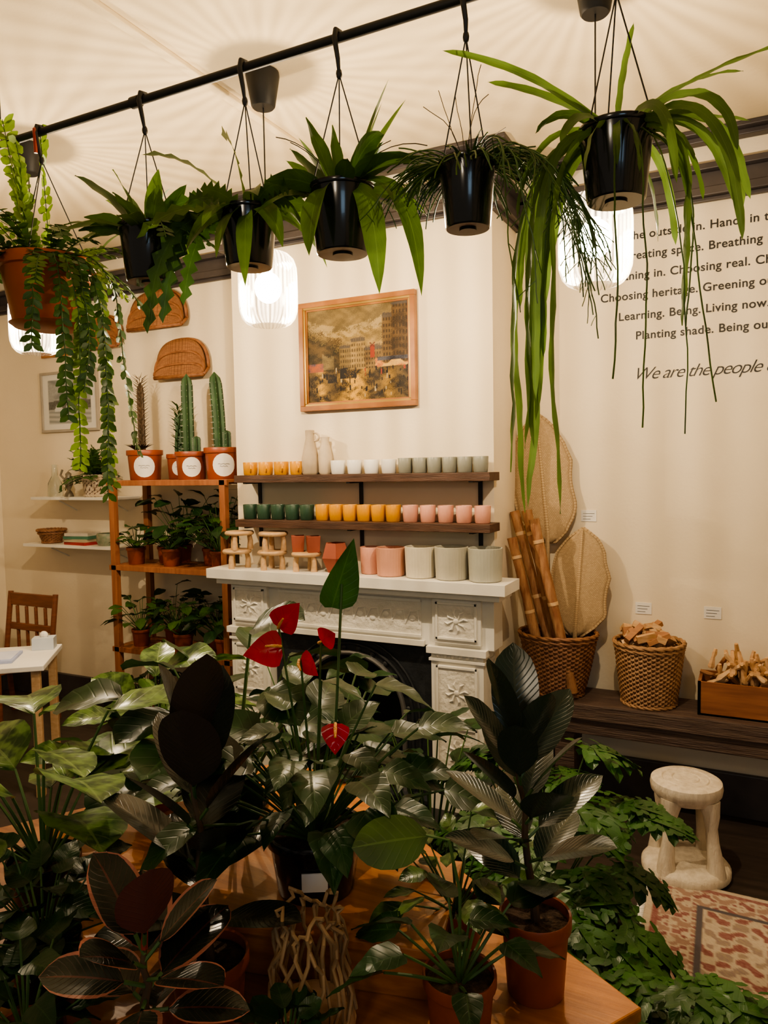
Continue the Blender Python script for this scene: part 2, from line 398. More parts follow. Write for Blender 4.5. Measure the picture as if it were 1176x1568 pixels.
def printfn(u,v):
    k=random.uniform(-.04,.04); c=(.36+k,.37+k,.37+k)
    if not(.10<u<.90 and .10<v<.90): return (.72,.71,.67)
    u2=(u-.10)/.80; v2=(v-.10)/.80
    if v2>.55: c=mixc(c,(.22,.24,.24),max(0,nz_(u2,v2,2)))
    if .35<v2<.5+.06*math.sin(u2*3): c=(.14+k,.14+k,.13+k)
    for cxx in(.25,.5,.75):
        if (u2-cxx)**2/.008+(v2-.33)**2/.012<1: c=(.60,.61,.60)
    if v2<.3: c=mixc((.26,.28,.28),(.5,.5,.48),.5+.5*math.sin(v2*60+u2*5))
    return c
pe2=empty("framed_bridge_print")
frame("frame",-4.96,-4.35,2.09,2.55,4.018,[(0,.02,.022,mat("frame_silver",(.42,.38,.32),None,.4,6))],pe2)
canvas("print",-4.945,-4.365,2.105,2.535,4.008,printfn,60,50,vcolmat("print_paper",.5,0),pe2)
pe3=empty("framed_dark_picture")
frame("frame",-4.92,-4.42,2.66,3.02,4.018,[(0,.03,.03,goldw)],pe3)
canvas("print",-4.9,-4.44,2.68,3.0,4.0,lambda u,v:mixc((.12,.10,.07),(.35,.27,.16),.5+.5*nz_(u,v,2)),30,30,vcolmat("dark_print",.5,0),pe3)
# wicker arches
wick=weavemat("wicker_arch",(.42,.20,.09),(.14,.055,.025),18,26)
wickrim=mat("wicker_rim",(.32,.14,.06),(.2,.08,.035),.6,30)
for (cx,z0,w,h) in((-3.715,2.77,.49,.255),(-3.51,2.42,.43,.255),(-4.27,2.68,.40,.23)):
    b=B("wicker_arch_wall_basket"); nA=20;out=[]
    for i in range(nA+1):
        a=pi*i/nA; c_,s_=math.cos(a),math.sin(a)
        out.append(V((cx+w/2*math.copysign(abs(c_)**.75,c_),3.99,z0+.05+(h-.05)*abs(s_)**.8)))
    rows=[[V((p.x,3.93+.03*t/8, z0+(p.z-z0)*t/8)) for p in out] for t in range(9)]
    b.grid(rows,wick); b.tube(out,.010,wickrim,6); b.tube([out[0],(cx+w/2,3.935,z0)],.009,wickrim,6)
    b.tube([(cx-w/2,3.935,z0),(cx+w/2,3.935,z0)],.010,wickrim,6); b.tube([out[-1],(cx-w/2,3.935,z0)],.009,wickrim,6)
    for k in(.33,.66): b.tube([(p.x,3.925+.03*k,z0+(p.z-z0)*k) for p in out],.006,wickrim,5)
    b.tube([(cx,3.96,z0+h*.9),(cx,4.018,z0+h*.9)],.004,wickrim,5)
    b.finish(solid=.004)
# ------------------------------------------------------------ mug shelves
for z in(1.745,1.49):
    b=B("wall_shelf"); b.bb(-2.68,-1.14,3.44,3.598,z-.042,z,darkw)
    for x in(-2.61,-1.93,-1.24):
        b.bb(x-.011,x+.011,3.588,3.599,z-.17,z-.042,blackmt); b.bb(x-.011,x+.011,3.45,3.599,z-.050,z-.042,blackmt)
        b.bb(x-.011,x+.011,3.445,3.452,z-.05,z-.01,blackmt)
    b.finish(bevel=.002,smooth=False)
def cupmesh(name,c,r,h,handle=True,flute=0,rough=.35,taper=.9,seg=32):
    m_=mat("glaze_"+name,c,tuple(x*.92 for x in c),rough,12)
    b=B(name)
    sg=96 if flute else seg
    b.lathe((0,0,0),[(.001,0),(r*taper*.9,0),(r*taper,.004),(r*.97,h*.5),(r,h-.002),(r*.97,h),(r*.93,h-.003),(r*.9,h*.5),(r*taper*.88,.008),(.001,.008)],m_,sg,flute,32 if flute else 0)
    if handle: b.tube([(r*.9,0,h*.78)]+[(r+.022*math.sin(pi*k/6)*1.1,0,h*(.78-.56*k/6)) for k in range(1,6)]+[(r*.88,0,h*.22)],.0045,m_,6)
    o=b.finish(); me=o.data; bpy.data.objects.remove(o); return me
yel=(.68,.31,.012); wht=(.80,.78,.73); gry=(.26,.265,.225); grn=(.035,.08,.048); pnk=(.68,.34,.25)
my=cupmesh("mug_yellow",yel,.043,.075); mw=cupmesh("mug_white",wht,.042,.075); mg=cupmesh("cup_grey",gry,.039,.08,False,.012)
mgr=cupmesh("cup_green",grn,.041,.085,False,.012); my2=cupmesh("cup_yellow",yel,.041,.088,False,.012); mp=cupmesh("cup_pink",pnk,.041,.088,False,.012)
for k in range(4): place(my,"yellow_mug",(-2.62+k*.108,3.52,1.745),-.9)
for k in range(4): place(mw,"white_mug",(-2.03+k*.103,3.52,1.745),2.4)
for k in range(6): place(mg,"grey_cup",(-1.625+k*.0825,3.52,1.745))
for k in range(5): place(mgr,"green_cup",(-2.63+k*.098,3.52,1.49))
for k in range(6): place(my2,"yellow_cup",(-2.135+k*.087,3.52,1.49))
for k in range(5): place(mp,"pink_cup",(-1.60+k*.099,3.52,1.49))
stone=mat("beige_stone",(.46,.37,.26),(.54,.44,.32),.7,15)
b=B("stoneware_vase")
b.lathe((-2.215,3.53,1.745),[(.001,0),(.042,0),(.05,.01),(.048,.09),(.035,.15),(.024,.20),(.026,.245),(.022,.247),(.018,.2)],stone,24)
b.tube([(-2.215+.03,3.53,1.93)]+[(-2.215+.03+.03*math.sin(pi*k/8),3.53,1.93+.045*(1-math.cos(pi*k/8))/2) for k in range(1,8)]+[(-2.215+.026,3.53,1.975)],.006,stone,6)
b.finish()
b=B("stoneware_vase"); b.lathe((-2.12,3.535,1.745),[(.001,0),(.03,0),(.038,.012),(.04,.10),(.03,.15),(.022,.18),(.026,.205),(.02,.205)],mat("beige_stone2",(.58,.48,.35),None,.6,12),24); b.finish()
def planter(name,c,r,h,x,y=3.47,z=1.21):
    me=cupmesh(name,c,r,h,False,.014,.55,.93); return place(me,name,(x,y,z))
planter("pink_planter",(.58,.28,.20),.055,.145,-1.83,3.50)
planter("pink_fluted_planter",(.64,.33,.23),.077,.15,-1.695)
planter("white_planter",(.66,.61,.49),.08,.16,-1.525)
planter("grey_planter",(.47,.45,.37),.085,.165,-1.352,3.465)
planter("grey_fluted_planter",(.42,.42,.36),.085,.165,-1.172,3.46)
b=B("mini_stand")
b.lathe((0,0,0),[(.001,.085),(.078,.085),(.084,.092),(.084,.100),(.078,.107),(.001,.107)],lightw,28)
for k in range(3):
    a=k*2*pi/3+.5; ca,sa=math.cos(a),math.sin(a); b.tube([(ca*.055,sa*.055,.087),(ca*.062,sa*.062,.05),(ca*.060,sa*.060,.0)],[.013,.015,.018],lightw,10)
o=b.finish(); ms=o.data; bpy.data.objects.remove(o)
for (x,y,z,s_) in((-2.68,3.45,1.21,1),(-2.66,3.45,1.317,1),(-2.44,3.46,1.21,1),(-2.43,3.46,1.317,1),(-2.21,3.46,1.21,1)): place(ms,"wooden_pot_stand",(x,y,z),x*7,s_)
tm=mat("terracotta_matte",(.32,.085,.05),(.27,.07,.04),.7,10)
for (x,) in((-2.265,),(-2.165,)):
    b=B("terracotta_cube_pot"); r=.04
    b.lathe((x,3.46,1.317),[(.001,0),(r*1.1,0),(r*1.3,.09),(r*1.15,.09),(r*1.0,.01),(.001,.01)],tm,4,M=Matrix.Rotation(.5+x,3,'Z')); b.finish(smooth=False,bevel=.002)
b=B("faceted_terracotta_planter"); b.lathe((-2.04,3.49,1.21),[(.001,0),(.05,0),(.085,.08),(.06,.16),(.05,.16),(.07,.08),(.001,.02)],tm,6); b.finish(smooth=False,bevel=.002)
b=B("red_ball_ornament"); b.ell((-1.935,3.42,1.265),(.05,.05,.055),terra,16,10); b.tube([(-1.935,3.42,1.315),(-1.935,3.42,1.335)],.006,lightw,6); b.finish()
# ------------------------------------------------------------ wall text
lets=mat("lettering_black",(.02,.018,.016),None,.6,9)
te=empty("wall_lettering")
lines=[("Bringing the outside in. Hands in the dirt.",-.80,2.915,0,.058),("Creating space. Breathing in. Letting go.",-.61,2.815,0,.058),("Leaning in. Choosing real. Choosing good.",-.665,2.715,0,.058),
("Choosing heritage. Greening our homes.",-.72,2.615,0,.058),("Learning. Being. Living now. Growing.",-.63,2.512,0,.058),("Planting shade. Being outside.",-.545,2.41,0,.058),("We are the people of plants",-.56,2.205,.45,.088)]
for i,(t,x,z,sh,sz) in enumerate(lines):
    c=bpy.data.curves.new("line_%d"%(i+1),'FONT'); c.body=t; c.size=sz; c.extrude=.0008; c.shear=sh; c.space_character=1.06 if not sh else .88; c.materials.append(lets)
    c.offset=-.0008 if sh else .0008
    o=bpy.data.objects.new("line_%d"%(i+1),c); o.location=(x,4.018,z); o.rotation_euler=(pi/2,0,0); bpy.context.collection.objects.link(o); o.parent=te
for (x,z) in((-.78,1.50),(-.50,1.02),(-.17,1.02)):
    b=B("wall_price_label"); b.bb(x-.04,x+.04,4.016,4.0195,z-.03,z+.03,paper)
    for k in range(3): b.bb(x-.030,x+.030-.01*k,4.0145,4.016,z+.012-k*.015,z+.0135-k*.015,lets)
    b.finish(smooth=False)
# ------------------------------------------------------------ bench & baskets
b=B("rustic_bench")
b.bb(-.98,1.9,3.68,3.98,.50,.58,benchw); b.bb(-.96,1.88,3.70,3.74,.42,.50,benchw)
for x in(-.85,.55,1.8): b.bb(x-.05,x+.05,3.74,3.94,0,.50,benchw)
b.finish(bevel=.006,smooth=False)
wk=mat("wicker_brown",(.30,.145,.07),(.18,.08,.038),.65,25); wk2=mat("wicker_tan",(.40,.235,.12),(.27,.145,.07),.65,25)
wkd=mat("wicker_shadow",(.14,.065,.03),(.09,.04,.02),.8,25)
def basket(name,c,rt,rb,h,mt,seg=100,rows=28,sq=1,wv=.0065):
    b=B(name); prof=[]
    for i in range(rows+1):
        t=i/rows; prof.append((rb+(rt-rb)*t**.8,h*t))
    b.lathe(c,prof,mt,seg,weave=wv,sy=sq); b.lathe(c,[(.001,.004),(rb,.004)],mt,seg,sy=sq)
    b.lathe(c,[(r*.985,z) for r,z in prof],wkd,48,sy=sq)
    for zz,tr in((h,.011),(h-.022,.008),(.01,.009)):
        r=rb+(rt-rb)*(zz/h)**.8
        for q in(0,1):
            pts=[(c[0]+(r+.004*math.sin(k*1.0+q*pi))*math.cos(2*pi*k/72),c[1]+sq*(r+.004*math.sin(k*1.0+q*pi))*math.sin(2*pi*k/72),c[2]+zz+.004*math.cos(k*1.0+q*pi)) for k in range(73)]
            b.tube(pts,tr*.75,mt,6,False)
    return b
basket("wicker_basket",(-.90,3.82,.58),.20,.125,.32,wk,sq=.85).finish()
bs=basket("kindling_basket",(-.45,3.83,.58),.165,.125,.31,wk2)
random.seed(3)
fire=mat("split_wood",(.66,.42,.23),(.48,.28,.13),.7,6,(1,8,8)); fire2=mat("split_wood_dark",(.42,.21,.10),(.32,.15,.07),.7,6,(1,8,8))
for k in range(44):
    a=random.uniform(0,2*pi); r=random.uniform(0,.11); R=Matrix.Rotation(random.uniform(0,6),3,'Z')@Matrix.Rotation(random.uniform(-.7,.7),3,'Y')@Matrix.Rotation(random.uniform(0,3),3,'X')
    bs.box((-.45+r*math.cos(a),3.83+r*math.sin(a),.87+random.uniform(-.03,.08)),(random.uniform(.07,.15),random.uniform(.03,.05),random.uniform(.02,.03)),[fire,fire,lightw,fire2][k%4],R)
bs.finish()
b=B("wooden_crate_of_driftwood")
x0,x1,y0,y1=-.22,.42,3.74,3.97
crw=mat("crate_wood",(.30,.12,.05),(.20,.075,.033),.55,4,(1,10,10))
b.bb(x0,x1,y0,y0+.014,.58,.74,crw); b.bb(x0,x1,y1-.014,y1,.58,.74,crw); b.bb(x0,x0+.014,y0,y1,.58,.74,crw); b.bb(x1-.014,x1,y0,y1,.58,.74,crw); b.bb(x0,x1,y0,y1,.58,.59,crw)
for k in range(100):
    R=Matrix.Rotation(random.uniform(0,6),3,'Z')@Matrix.Rotation(random.uniform(.3,1.5),3,'Y')
    c_=V((random.uniform(x0+.06,x1-.06),random.uniform(y0+.06,y1-.06),random.uniform(.70,.84))); L_=random.uniform(.09,.17)
    d=R@V((L_/2,0,0)); b.tube([c_-d,c_-d*.5,c_+V((0,0,.008)),c_+d*.8,c_+d],[.009,.013,.009,.018,.011],random.choice([fire,fire2,fire,lightw]),6)
b.finish()
fanm=weavemat("palm_weave",(.56,.42,.25),(.32,.22,.12),26,46)
def fan(cx,y,z0,z1,w,lean,mt,name,ph):
    b=B(name); n=22; rows=[]
    for i in range(n+1):
        t=i/n; hw=w/2*interp([(0,.25),(.08,.66),(.2,.95),(.4,1),(.6,.97),(.78,.84),(.9,.52),(.96,.25),(1,.03)],t)
        row=[]
        for j in range(13):
            k=j/6-1; ww=hw*(1-.12*(abs(math.sin(t*9+ph)) if k>0 else .3*abs(math.sin(t*7+ph))))
            row.append(V((cx+lean*t+k*ww,y-.05*(1-t)-.025*(1-k*k)+.004*math.sin(j*2),z0+(z1-z0)*t)))
        rows.append(row)
    b.grid(rows,mt)
    edge=[r[0] for r in rows]+[r[-1] for r in rows[::-1]]; b.tube(edge+[edge[0]],.005,mt,5)
    b.tube([(cx-.0,y-.07,z0-.32),(cx,y-.072,z0+.05),(cx+lean,y-.03,z1)],[.011,.009,.003],mt,6)
    return b.finish(solid=.003)
fan(-.98,4.0,1.36,2.05,.34,-.07,fanm,"woven_palm_fan",.5)
fan(-.82,3.93,.88,1.44,.31,.03,fanm,"woven_palm_fan",1.4)
corkm=mat("bark_pole",(.24,.10,.045),(.42,.23,.115),.8,5,(8,8,1.5),bump=.6)
for (a,c_) in (((-.88,3.80,.62),(-1.14,3.86,1.53)),((-.83,3.76,.62),(-1.06,3.80,1.54)),((-.80,3.72,.62),(-1.00,3.72,1.50)),((-.93,3.73,.62),(-1.12,3.74,1.40))):
    b=B("bark_pole"); a=V(a);c_=V(c_); b.tube([a+(c_-a)*t/10+V((random.uniform(-.003,.003),0,0)) for t in range(11)],[.026+random.uniform(-.002,.002) for _ in range(11)],corkm,12)
    for t in(.5,.86): b.tube([a+(c_-a)*t,a+(c_-a)*(t+.02)],.028,lightw,12)
    b.finish()
# ------------------------------------------------------------ stool
sw=mat("whitewashed_wood",(.56,.49,.39),(.70,.63,.52),.6,10,(4,4,1),bump=.4)
b=B("carved_wooden_stool"); c=(-.24,3.36,0)
b.lathe(c,[(.001,.418),(.05,.42),(.055,.415),(.06,.42),(.09,.419),(.095,.414),(.10,.419),(.13,.418),(.144,.410),(.148,.39),(.144,.365),(.13,.35),(.12,.335),(.10,.33),(.001,.33)],sw,40)
b.lathe(c,[(.001,.0),(.165,.0),(.182,.015),(.182,.04),(.165,.06),(.12,.068),(.001,.068)],sw,40)
for k in range(4):
    a=k*pi/2-.50; ca,sa=math.cos(a),math.sin(a)
    pts=[(c[0]+ca*r,c[1]+sa*r,z) for r,z in((.14,.03),(.138,.10),(.125,.18),(.118,.24),(.118,.29),(.105,.35))]
    b.tube(pts,[.044,.033,.026,.025,.033,.046],sw,12)
b.finish()
# ------------------------------------------------------------ rug
def rugfn(u,v):
    k=random.uniform(-.03,.03); e=min(u,1-u,v,(1-v))
    cream=(.44+k,.37+k,.29+k); red=(.24+k,.11+k,.10+k); navy=(.10,.09,.10)
    if e<.02: return cream
    if e<.035: return red
    if e<.12:
        q=math.sin(u*150)*math.sin(v*150)+math.sin(u*67+2)*math.sin(v*73)
        return red if q>.55 else (cream if q>-.25 else (.30,.20,.16))
    if e<.135: return navy
    q=math.sin(u*95)*math.sin(v*95)+.8*math.sin(u*51+v*33)*math.cos(v*57-u*21)
    return cream if abs(q)<.4 else (red if q>0 else (.28+k,.22+k,.18))
b=B("patterned_rug"); b.col=[]; rows=[]
o_=V((-.37,3.24)); ux=V((1,-.03)); uy=V((.03,-1))
for i in range(201):
    row=[]
    for j in range(201):
        p=o_+ux*(1.6*j/200)+uy*(1.3*i/200); row.append((p.x,p.y,.012+.001*random.random())); b.col.append(rugfn(j/200,i/200))
    rows.append(row)
b.grid(rows,vcolmat("rug_wool",.95,.6,200))
for i in range(90):
    p=o_+uy*(1.3*i/90)+uy*.007; b.tube([(p.x,p.y,.010),(p.x-.03,p.y+.004*math.sin(i*3),.004)],.0025,paper,3,False)
b.col+= [(.5,.42,.32)]*(len(b.v)-len(b.col))
b.finish(solid=.009)
# ------------------------------------------------------------ desk, chair, left shelves
dk=empty("desk",(0,0,0))
b=B("top"); A=V((-3.75,3.10)); Bp=V((-3.42,2.70)); u_=(Bp-A).normalized(); v_=V((u_.y,-u_.x))
ang=math.atan2(v_.y,v_.x)
R=Matrix.Rotation(ang,3,'Z'); Lc=1.1; Wd=.52
cen=A+u_*Wd/2+v_*Lc/2
b.box((cen.x,cen.y,.725),(Lc,Wd,.03),paper,R)
for sx in(-1,1):
    for sy in(-1,1):
        q=R@V((sx*(Lc/2-.05),sy*(Wd/2-.05),0)); b.box((cen.x+q.x,cen.y+q.y,.355),(.045,.045,.71),lightw,R)
b.finish(bevel=.004,smooth=False,parent=dk)
b=B("open_notebook"); q=A+u_*.30+v_*.34; b.box((q.x,q.y,.748),(.32,.24,.014),mat("blue_paper",(.42,.48,.72),None,.6,5),R)
b.box((q.x+.01,q.y+.01,.757),(.27,.19,.004),mat("pale_blue_page",(.66,.70,.84),None,.6,5),R); b.finish(smooth=False)
b=B("tissue_box"); q=A+u_*.1+v_*.08; b.box((q.x,q.y,.775),(.12,.09,.068),mat("blue_box",(.62,.68,.75),None,.5,5),R); b.ell((q.x,q.y,.82),(.03,.02,.025),paper,8,6); b.finish(smooth=False)
b=B("wooden_chair"); chm=mat("chair_wood",(.24,.085,.038),(.17,.058,.025),.45,6,(1,1,8)); x0,x1=-4.98,-4.50; y=3.62
for x in(x0,x1): b.tube([(x,y-.42,0),(x,y-.42,.45)],.019,chm,8); b.tube([(x,y+.04,0),(x,y,.45),(x,y+.06,.90)],.02,chm,8)
b.bb(x0-.02,x1+.02,y-.45,y+.02,.43,.46,chm); b.bb(x0,x1,y+.04,y+.07,.80,.89,chm); b.bb(x0,x1,y+.025,y+.05,.62,.67,chm)
for k in range(4): b.bb(x0+.08+k*.1,x0+.10+k*.1,y+.03,y+.05,.46,.80,chm)
b.finish(bevel=.004)
b=B("black_adapter_box"); b.bb(-4.25,-4.1,3.85,3.95,0,.16,blackmt); b.tube([(-4.2,3.9,.16),(-4.25,3.93,.3),(-4.3,3.98,.25)],.006,blackmt,6); b.finish(bevel=.004)
for (x0,x1,z) in((-4.87,-3.98,1.60),(-4.98,-3.98,1.245)):
    b=B("white_wall_shelf"); b.bb(x0,x1,3.80,4.015,z-.022,z,whitep)
    for x in(x0+.25,-4.1): b.tube([(x,4.01,z-.11),(x,3.99,z-.10),(x,3.85,z-.03)],.006,whitep,6)
    b.finish(bevel=.002,smooth=False)
# leaf mats
G1=leafmat("leaf_fresh_green",(.12,.22,.035),(.20,.34,.08),.42,.35,.4)
G2=leafmat("leaf_mid_green",(.06,.135,.028),(.12,.22,.06),.4,.4,.3)
G3=leafmat("leaf_dark_green",(.020,.058,.018),(.05,.11,.03),.35,.4,.12)
GR=leafmat("rubber_leaf",(.020,.026,.017),(.06,.055,.03),.24,.4,.02,freq=14,back=(.042,.030,.022),spec=.6)
GRR=leafmat("rubber_leaf_right",(.013,.032,.020),(.045,.06,.03),.24,.4,.02,freq=14,back=(.03,.04,.024),spec=.55)
GP=leafmat("ruby_rubber_leaf",(.022,.028,.018),(.20,.05,.04),.25,.4,.04,edge=(.36,.14,.10),freq=12,back=(.13,.045,.035),spec=.55)
GA=leafmat("anthurium_leaf",(.018,.058,.015),(.05,.12,.035),.34,.45,.12,freq=6)
GV=leafmat("variegated_leaf",(.035,.105,.02),(.22,.33,.11),.28,.6,.2,var=(.14,.25,.06),freq=7)
GC=leafmat("cactus_strap_leaf",(.16,.27,.06),(.22,.33,.09),.4,.3,.45)
GL=leafmat("lime_fern_leaf",(.22,.36,.045),(.28,.42,.08),.45,.3,.4)
GM=leafmat("lacy_philodendron_leaf",(.04,.125,.026),(.11,.20,.05),.36,.4,.2)
RED=leafmat("anthurium_spathe",(.55,.005,.02),(.42,.01,.02),.15,.4,.15,freq=4)
stemg=mat("stem_green",(.08,.16,.04),(.05,.11,.03),.5,9); stemb=mat("stem_brown",(.10,.06,.03),(.06,.04,.02),.7,9)
spad=mat("spadix",(.80,.42,.10),(.7,.25,.05),.5,40,bump=.5,bscale=200)
def pot(b,c,rt,h,mt,rb=None,lip=True,soilz=.88):
    rb=rb or rt*.74
    pr=[(.001,0),(rb,0),(rb+.003,.004)]
    if lip: pr+=[(rb+(rt*.95-rb)*.82,h*.82),(rt*.99,h*.83),(rt,h*.85),(rt,h-.003),(rt*.985,h),(rt*.93,h-.002),(rt*.9,h*.8)]
    else: pr+=[(rt*.96,h*.93),(rt,h*.935),(rt*1.03,h*.96),(rt*1.02,h),(rt*.96,h-.002),(rt*.92,h*.8)]
    pr+=[(rb*.95,.01)]
    b.lathe(c,pr,mt,36)
    rs=rt*.9
    rows=[[V(c)+V((rs*k*math.cos(2*pi*j/20),rs*k*math.sin(2*pi*j/20),h*soilz+random.uniform(-.004,.004)*(k<1))) for j in range(20)] for k in(1,.66,.33,.01)]
    b.grid(rows,soil,True)
def petiole_plant(name,c,rt,h,potm,n,pl,spread,LL,WW,lm,shape='heart',g=2.5,seed=1,lobed=False,leafg=4,sr=.0022,lift=0,rb=None,fold=.2,sm=None):
    rnd=random.Random(seed); random.seed(seed); b=B(name); c=V(c)
    pot(b,c,rt,h,potm,rb)
    for k in range(n):
        a=k*2.39996+rnd.uniform(-.3,.3); t=(k+.5)/n; el=math.radians(90)-spread*(t**.6)*rnd.uniform(.8,1.1)
        d=V((math.cos(a)*math.cos(el),math.sin(a)*math.cos(el),math.sin(el)))
        L=rnd.uniform(*pl)*(1-.35*t); p0=c+V((math.cos(a)*rt*.3*t,math.sin(a)*rt*.3*t,h*.86))
        pts=path(p0,d,L,7,g*.5); b.tube(pts,[sr*(1.3-.5*i/7) for i in range(8)],sm or stemg,5,False)
        dd=(pts[-1]-pts[-2]).normalized(); out=V((math.cos(a),math.sin(a),0))
        ld=(dd*.5+out*rnd.uniform(.7,1.1)+V((0,0,rnd.uniform(-.5,.25)+lift))).normalized(); s_=rnd.uniform(.75,1.15)
        if lobed: b.lobed(pts[-1],ld,LL*s_,WW*s_,lm,leafg)
        else: b.leaf(pts[-1],ld,LL*s_,WW*s_,lm,shape,leafg,fold,9,roll=rnd.uniform(-.5,.5),wave=.03)
    return b
def rubber(name,c,rt,h,potm,hz,n,LL,WW,lm,seed=1,el0=.25,el1=1.3,z0=.35,g=1.2,spike=True,lean=(0,0)):
    rnd=random.Random(seed); random.seed(seed); b=B(name); c=V(c); pot(b,c,rt,h,potm)
    top=c+V((lean[0],lean[1],hz)); base=c+V((0,0,h*.86)); ln=top-base
    b.tube([base+ln*t/6+V((.004*math.sin(t*2),.004*math.cos(t*3),0)) for t in range(7)],[.010,.009,.008,.007,.006,.005,.004],stemb,8)
    for k in range(n):
        t=z0+(1-z0)*k/(n-1); a=k*2.39996+seed; el=el0+(el1-el0)*((k/(n-1))**1.3)+rnd.uniform(-.12,.12)
        p=base+ln*t; d=V((math.cos(a)*math.cos(el),math.sin(a)*math.cos(el),math.sin(el)))
        q=p+d*.035; b.tube([p,q],.0035,stemg,5,False)
        s_=rnd.uniform(.85,1.12); b.leaf(q,d,LL*s_,WW*s_,lm,'rubber',g,.18,11,roll=rnd.uniform(-.35,.35))
    if spike: b.tube([top,top+V((.004,0,.04)),top+V((.006,0,.09))],[.006,.005,.001],mat("red_sheath",(.3,.05,.03),None,.3,9),6)
    return b
# ------------------------------------------------------------ ladder shelf
e=B("ladder_shelf")
for x in(-3.83,-2.90):
    for y in(3.62,3.93): e.bb(x-.022,x+.022,y-.02,y+.02,0,1.72,ladw)
SZ=[1.72,1.155,.60,.08]
for z in SZ:
    e.bb(-3.87,-2.86,3.60,3.62,z-.035,z-.001,ladw); e.bb(-3.87,-2.86,3.93,3.95,z-.035,z-.001,ladw)
    for k in range(4): e.bb(-3.86,-2.87,3.625+k*.078,3.625+k*.078+.068,z-.018,z,ladw)
e.finish(bevel=.002,smooth=False)
def label(b,c,rt,rb,h,rad,zc,az,mt):
    rows=[]
    for i in range(5):
        k=i/4*rad+1e-4; row=[]
        for j in range(20):
            a=2*pi*j/20; zz=zc+k*math.sin(a); r=rb+(rt-rb)*zz/h+.003; th=az+k*math.cos(a)/r
            row.append(V(c)+V((r*math.cos(th),r*math.sin(th),zz)))
        rows.append(row)
    b.grid(rows,mt,True)
    for dz,w in((.006,.5),(-.008,.35)):
        pts=[]
        for i in range(9):
            zz=zc+dz+.003*math.sin(i*2.2); r=rb+(rt-rb)*zz/h+.0045; th=az+(i/8-.5)*2*w*rad/r; pts.append(V(c)+V((r*math.cos(th),r*math.sin(th),zz)))
        b.tube(pts,.0012,lets,3)
cactm=mat("cactus_green",(.04,.095,.035),(.025,.065,.025),.55,20)
def ribcol(b,c,r,h,nr,mt,bend=0):
    rows=[];seg=nr*4;c=V(c)
    for i in range(15):
        t=i/14; rr=r*interp([(0,.8),(.1,1),(.85,1),(.95,.75),(1,.05)],t); z=h*t
        rows.append([c+V((rr*(1+.22*math.cos(nr*2*pi*j/seg))*math.cos(2*pi*j/seg)+bend*t*t,rr*(1+.22*math.cos(nr*2*pi*j/seg))*math.sin(2*pi*j/seg),z)) for j in range(seg)])
    b.grid(rows,mt,True)
    for j in range(nr):
        for i in range(12):
            a=2*pi*j/nr; z=h*(i+1)/14; q=c+V((r*1.2*math.cos(a)+bend*(z/h)**2,r*1.2*math.sin(a),z)); b.tube([q,q+V((math.cos(a)*.012,math.sin(a)*.012,.004))],[.0012,.0003],paper,3,False)
def cactpot(x,y,rt,h):
    b=B("potted_cactus"); pot(b,(x,y,1.72),rt,h,terra,rt*.8); label(b,(x,y,1.72),rt*.97,rt*.8,h,.066*rt/.11,h*.45,-.86,paper); return b
b=cactpot(-3.68,3.77,.12,.20); ribcol(b,(-3.70,3.77,1.88),.020,.50,6,stemb)
for k in range(150):
    a=k*2.4; z=1.93+.48*k/150; b.tube([(-3.70+.015*math.cos(a),3.77+.015*math.sin(a),z),(-3.70+.055*math.cos(a),3.77+.055*math.sin(a),z+.03)],[.003,.0005],stemb,3,False)
for k in range(30):
    a=k*2.4; b.leaf((-3.72,3.76,1.90),(math.cos(a),math.sin(a),1),.12,.016,GR,'lance',4,n=5,k5=False)
b.finish()
b=cactpot(-3.45,3.85,.085,.17)
rnd=random.Random(2)
for k in range(5): ribcol(b,(-3.45+rnd.uniform(-.04,.04),3.85+rnd.uniform(-.03,.03),1.87),.018,rnd.uniform(.2,.34),6,cactm,rnd.uniform(-.04,.04))
for k in range(60):
    a=k*2.4; z=1.9+.32*k/60; b.leaf((-3.45,3.85,z),(math.cos(a),math.sin(a),.6),.08,.016,G2,'lance',1,n=3,k5=False)
b.finish()
b=cactpot(-3.25,3.74,.105,.18); ribcol(b,(-3.27,3.74,1.88),.032,.52,7,cactm); ribcol(b,(-3.22,3.76,1.88),.022,.12,7,cactm); b.finish()
b=cactpot(-3.01,3.76,.12,.20); ribcol(b,(-3.03,3.76,1.9),.034,.50,7,cactm,-.03); ribcol(b,(-2.99,3.78,1.9),.022,.13,7,cactm); b.finish()
def ladclamp(p):
    x,y,z=p
    if y>3.98: y=3.98-.02*random.random()
    if y>3.57 and x>-2.80: x=-2.80-.01*random.random()
    for zs in SZ:
        if zs-.07<z<zs-.037 and 3.6<y<3.96: z=zs-.07
    return (x,y,z)
sd=10
for z,xs in((1.155,(-3.72,-3.56,-3.41,-3.17,-3.01)),(.60,(-3.70,-3.52,-3.33,-3.15,-2.99)),(.08,(-3.68,-3.45,-3.2,-3.0))):
    for i,x in enumerate(xs):
        sd+=1; yy=3.70+(.12 if i%2 else 0)
        hh=.16 if x<-3.3 and z>1 else .32
        petiole_plant("potted_houseplant",(x,yy,z),.066,.115,terra,28,(hh*.5,hh),1.05,.125 if hh>.2 else .085,.07 if hh>.2 else .06,[G2,G3,G2][i%3],'heart' if i%2 else 'lance',seed=sd,leafg=5).finish(clamp=ladclamp)
petiole_plant("potted_houseplant",(-3.48,3.88,1.155),.07,.12,terra,28,(.22,.44),.85,.16,.09,G3,'rubber',seed=77,leafg=4).finish(clamp=ladclamp)
petiole_plant("potted_houseplant",(-3.14,3.88,1.155),.07,.12,terra,28,(.2,.42),.8,.17,.07,G2,'lance',seed=78,leafg=4).finish(clamp=ladclamp)
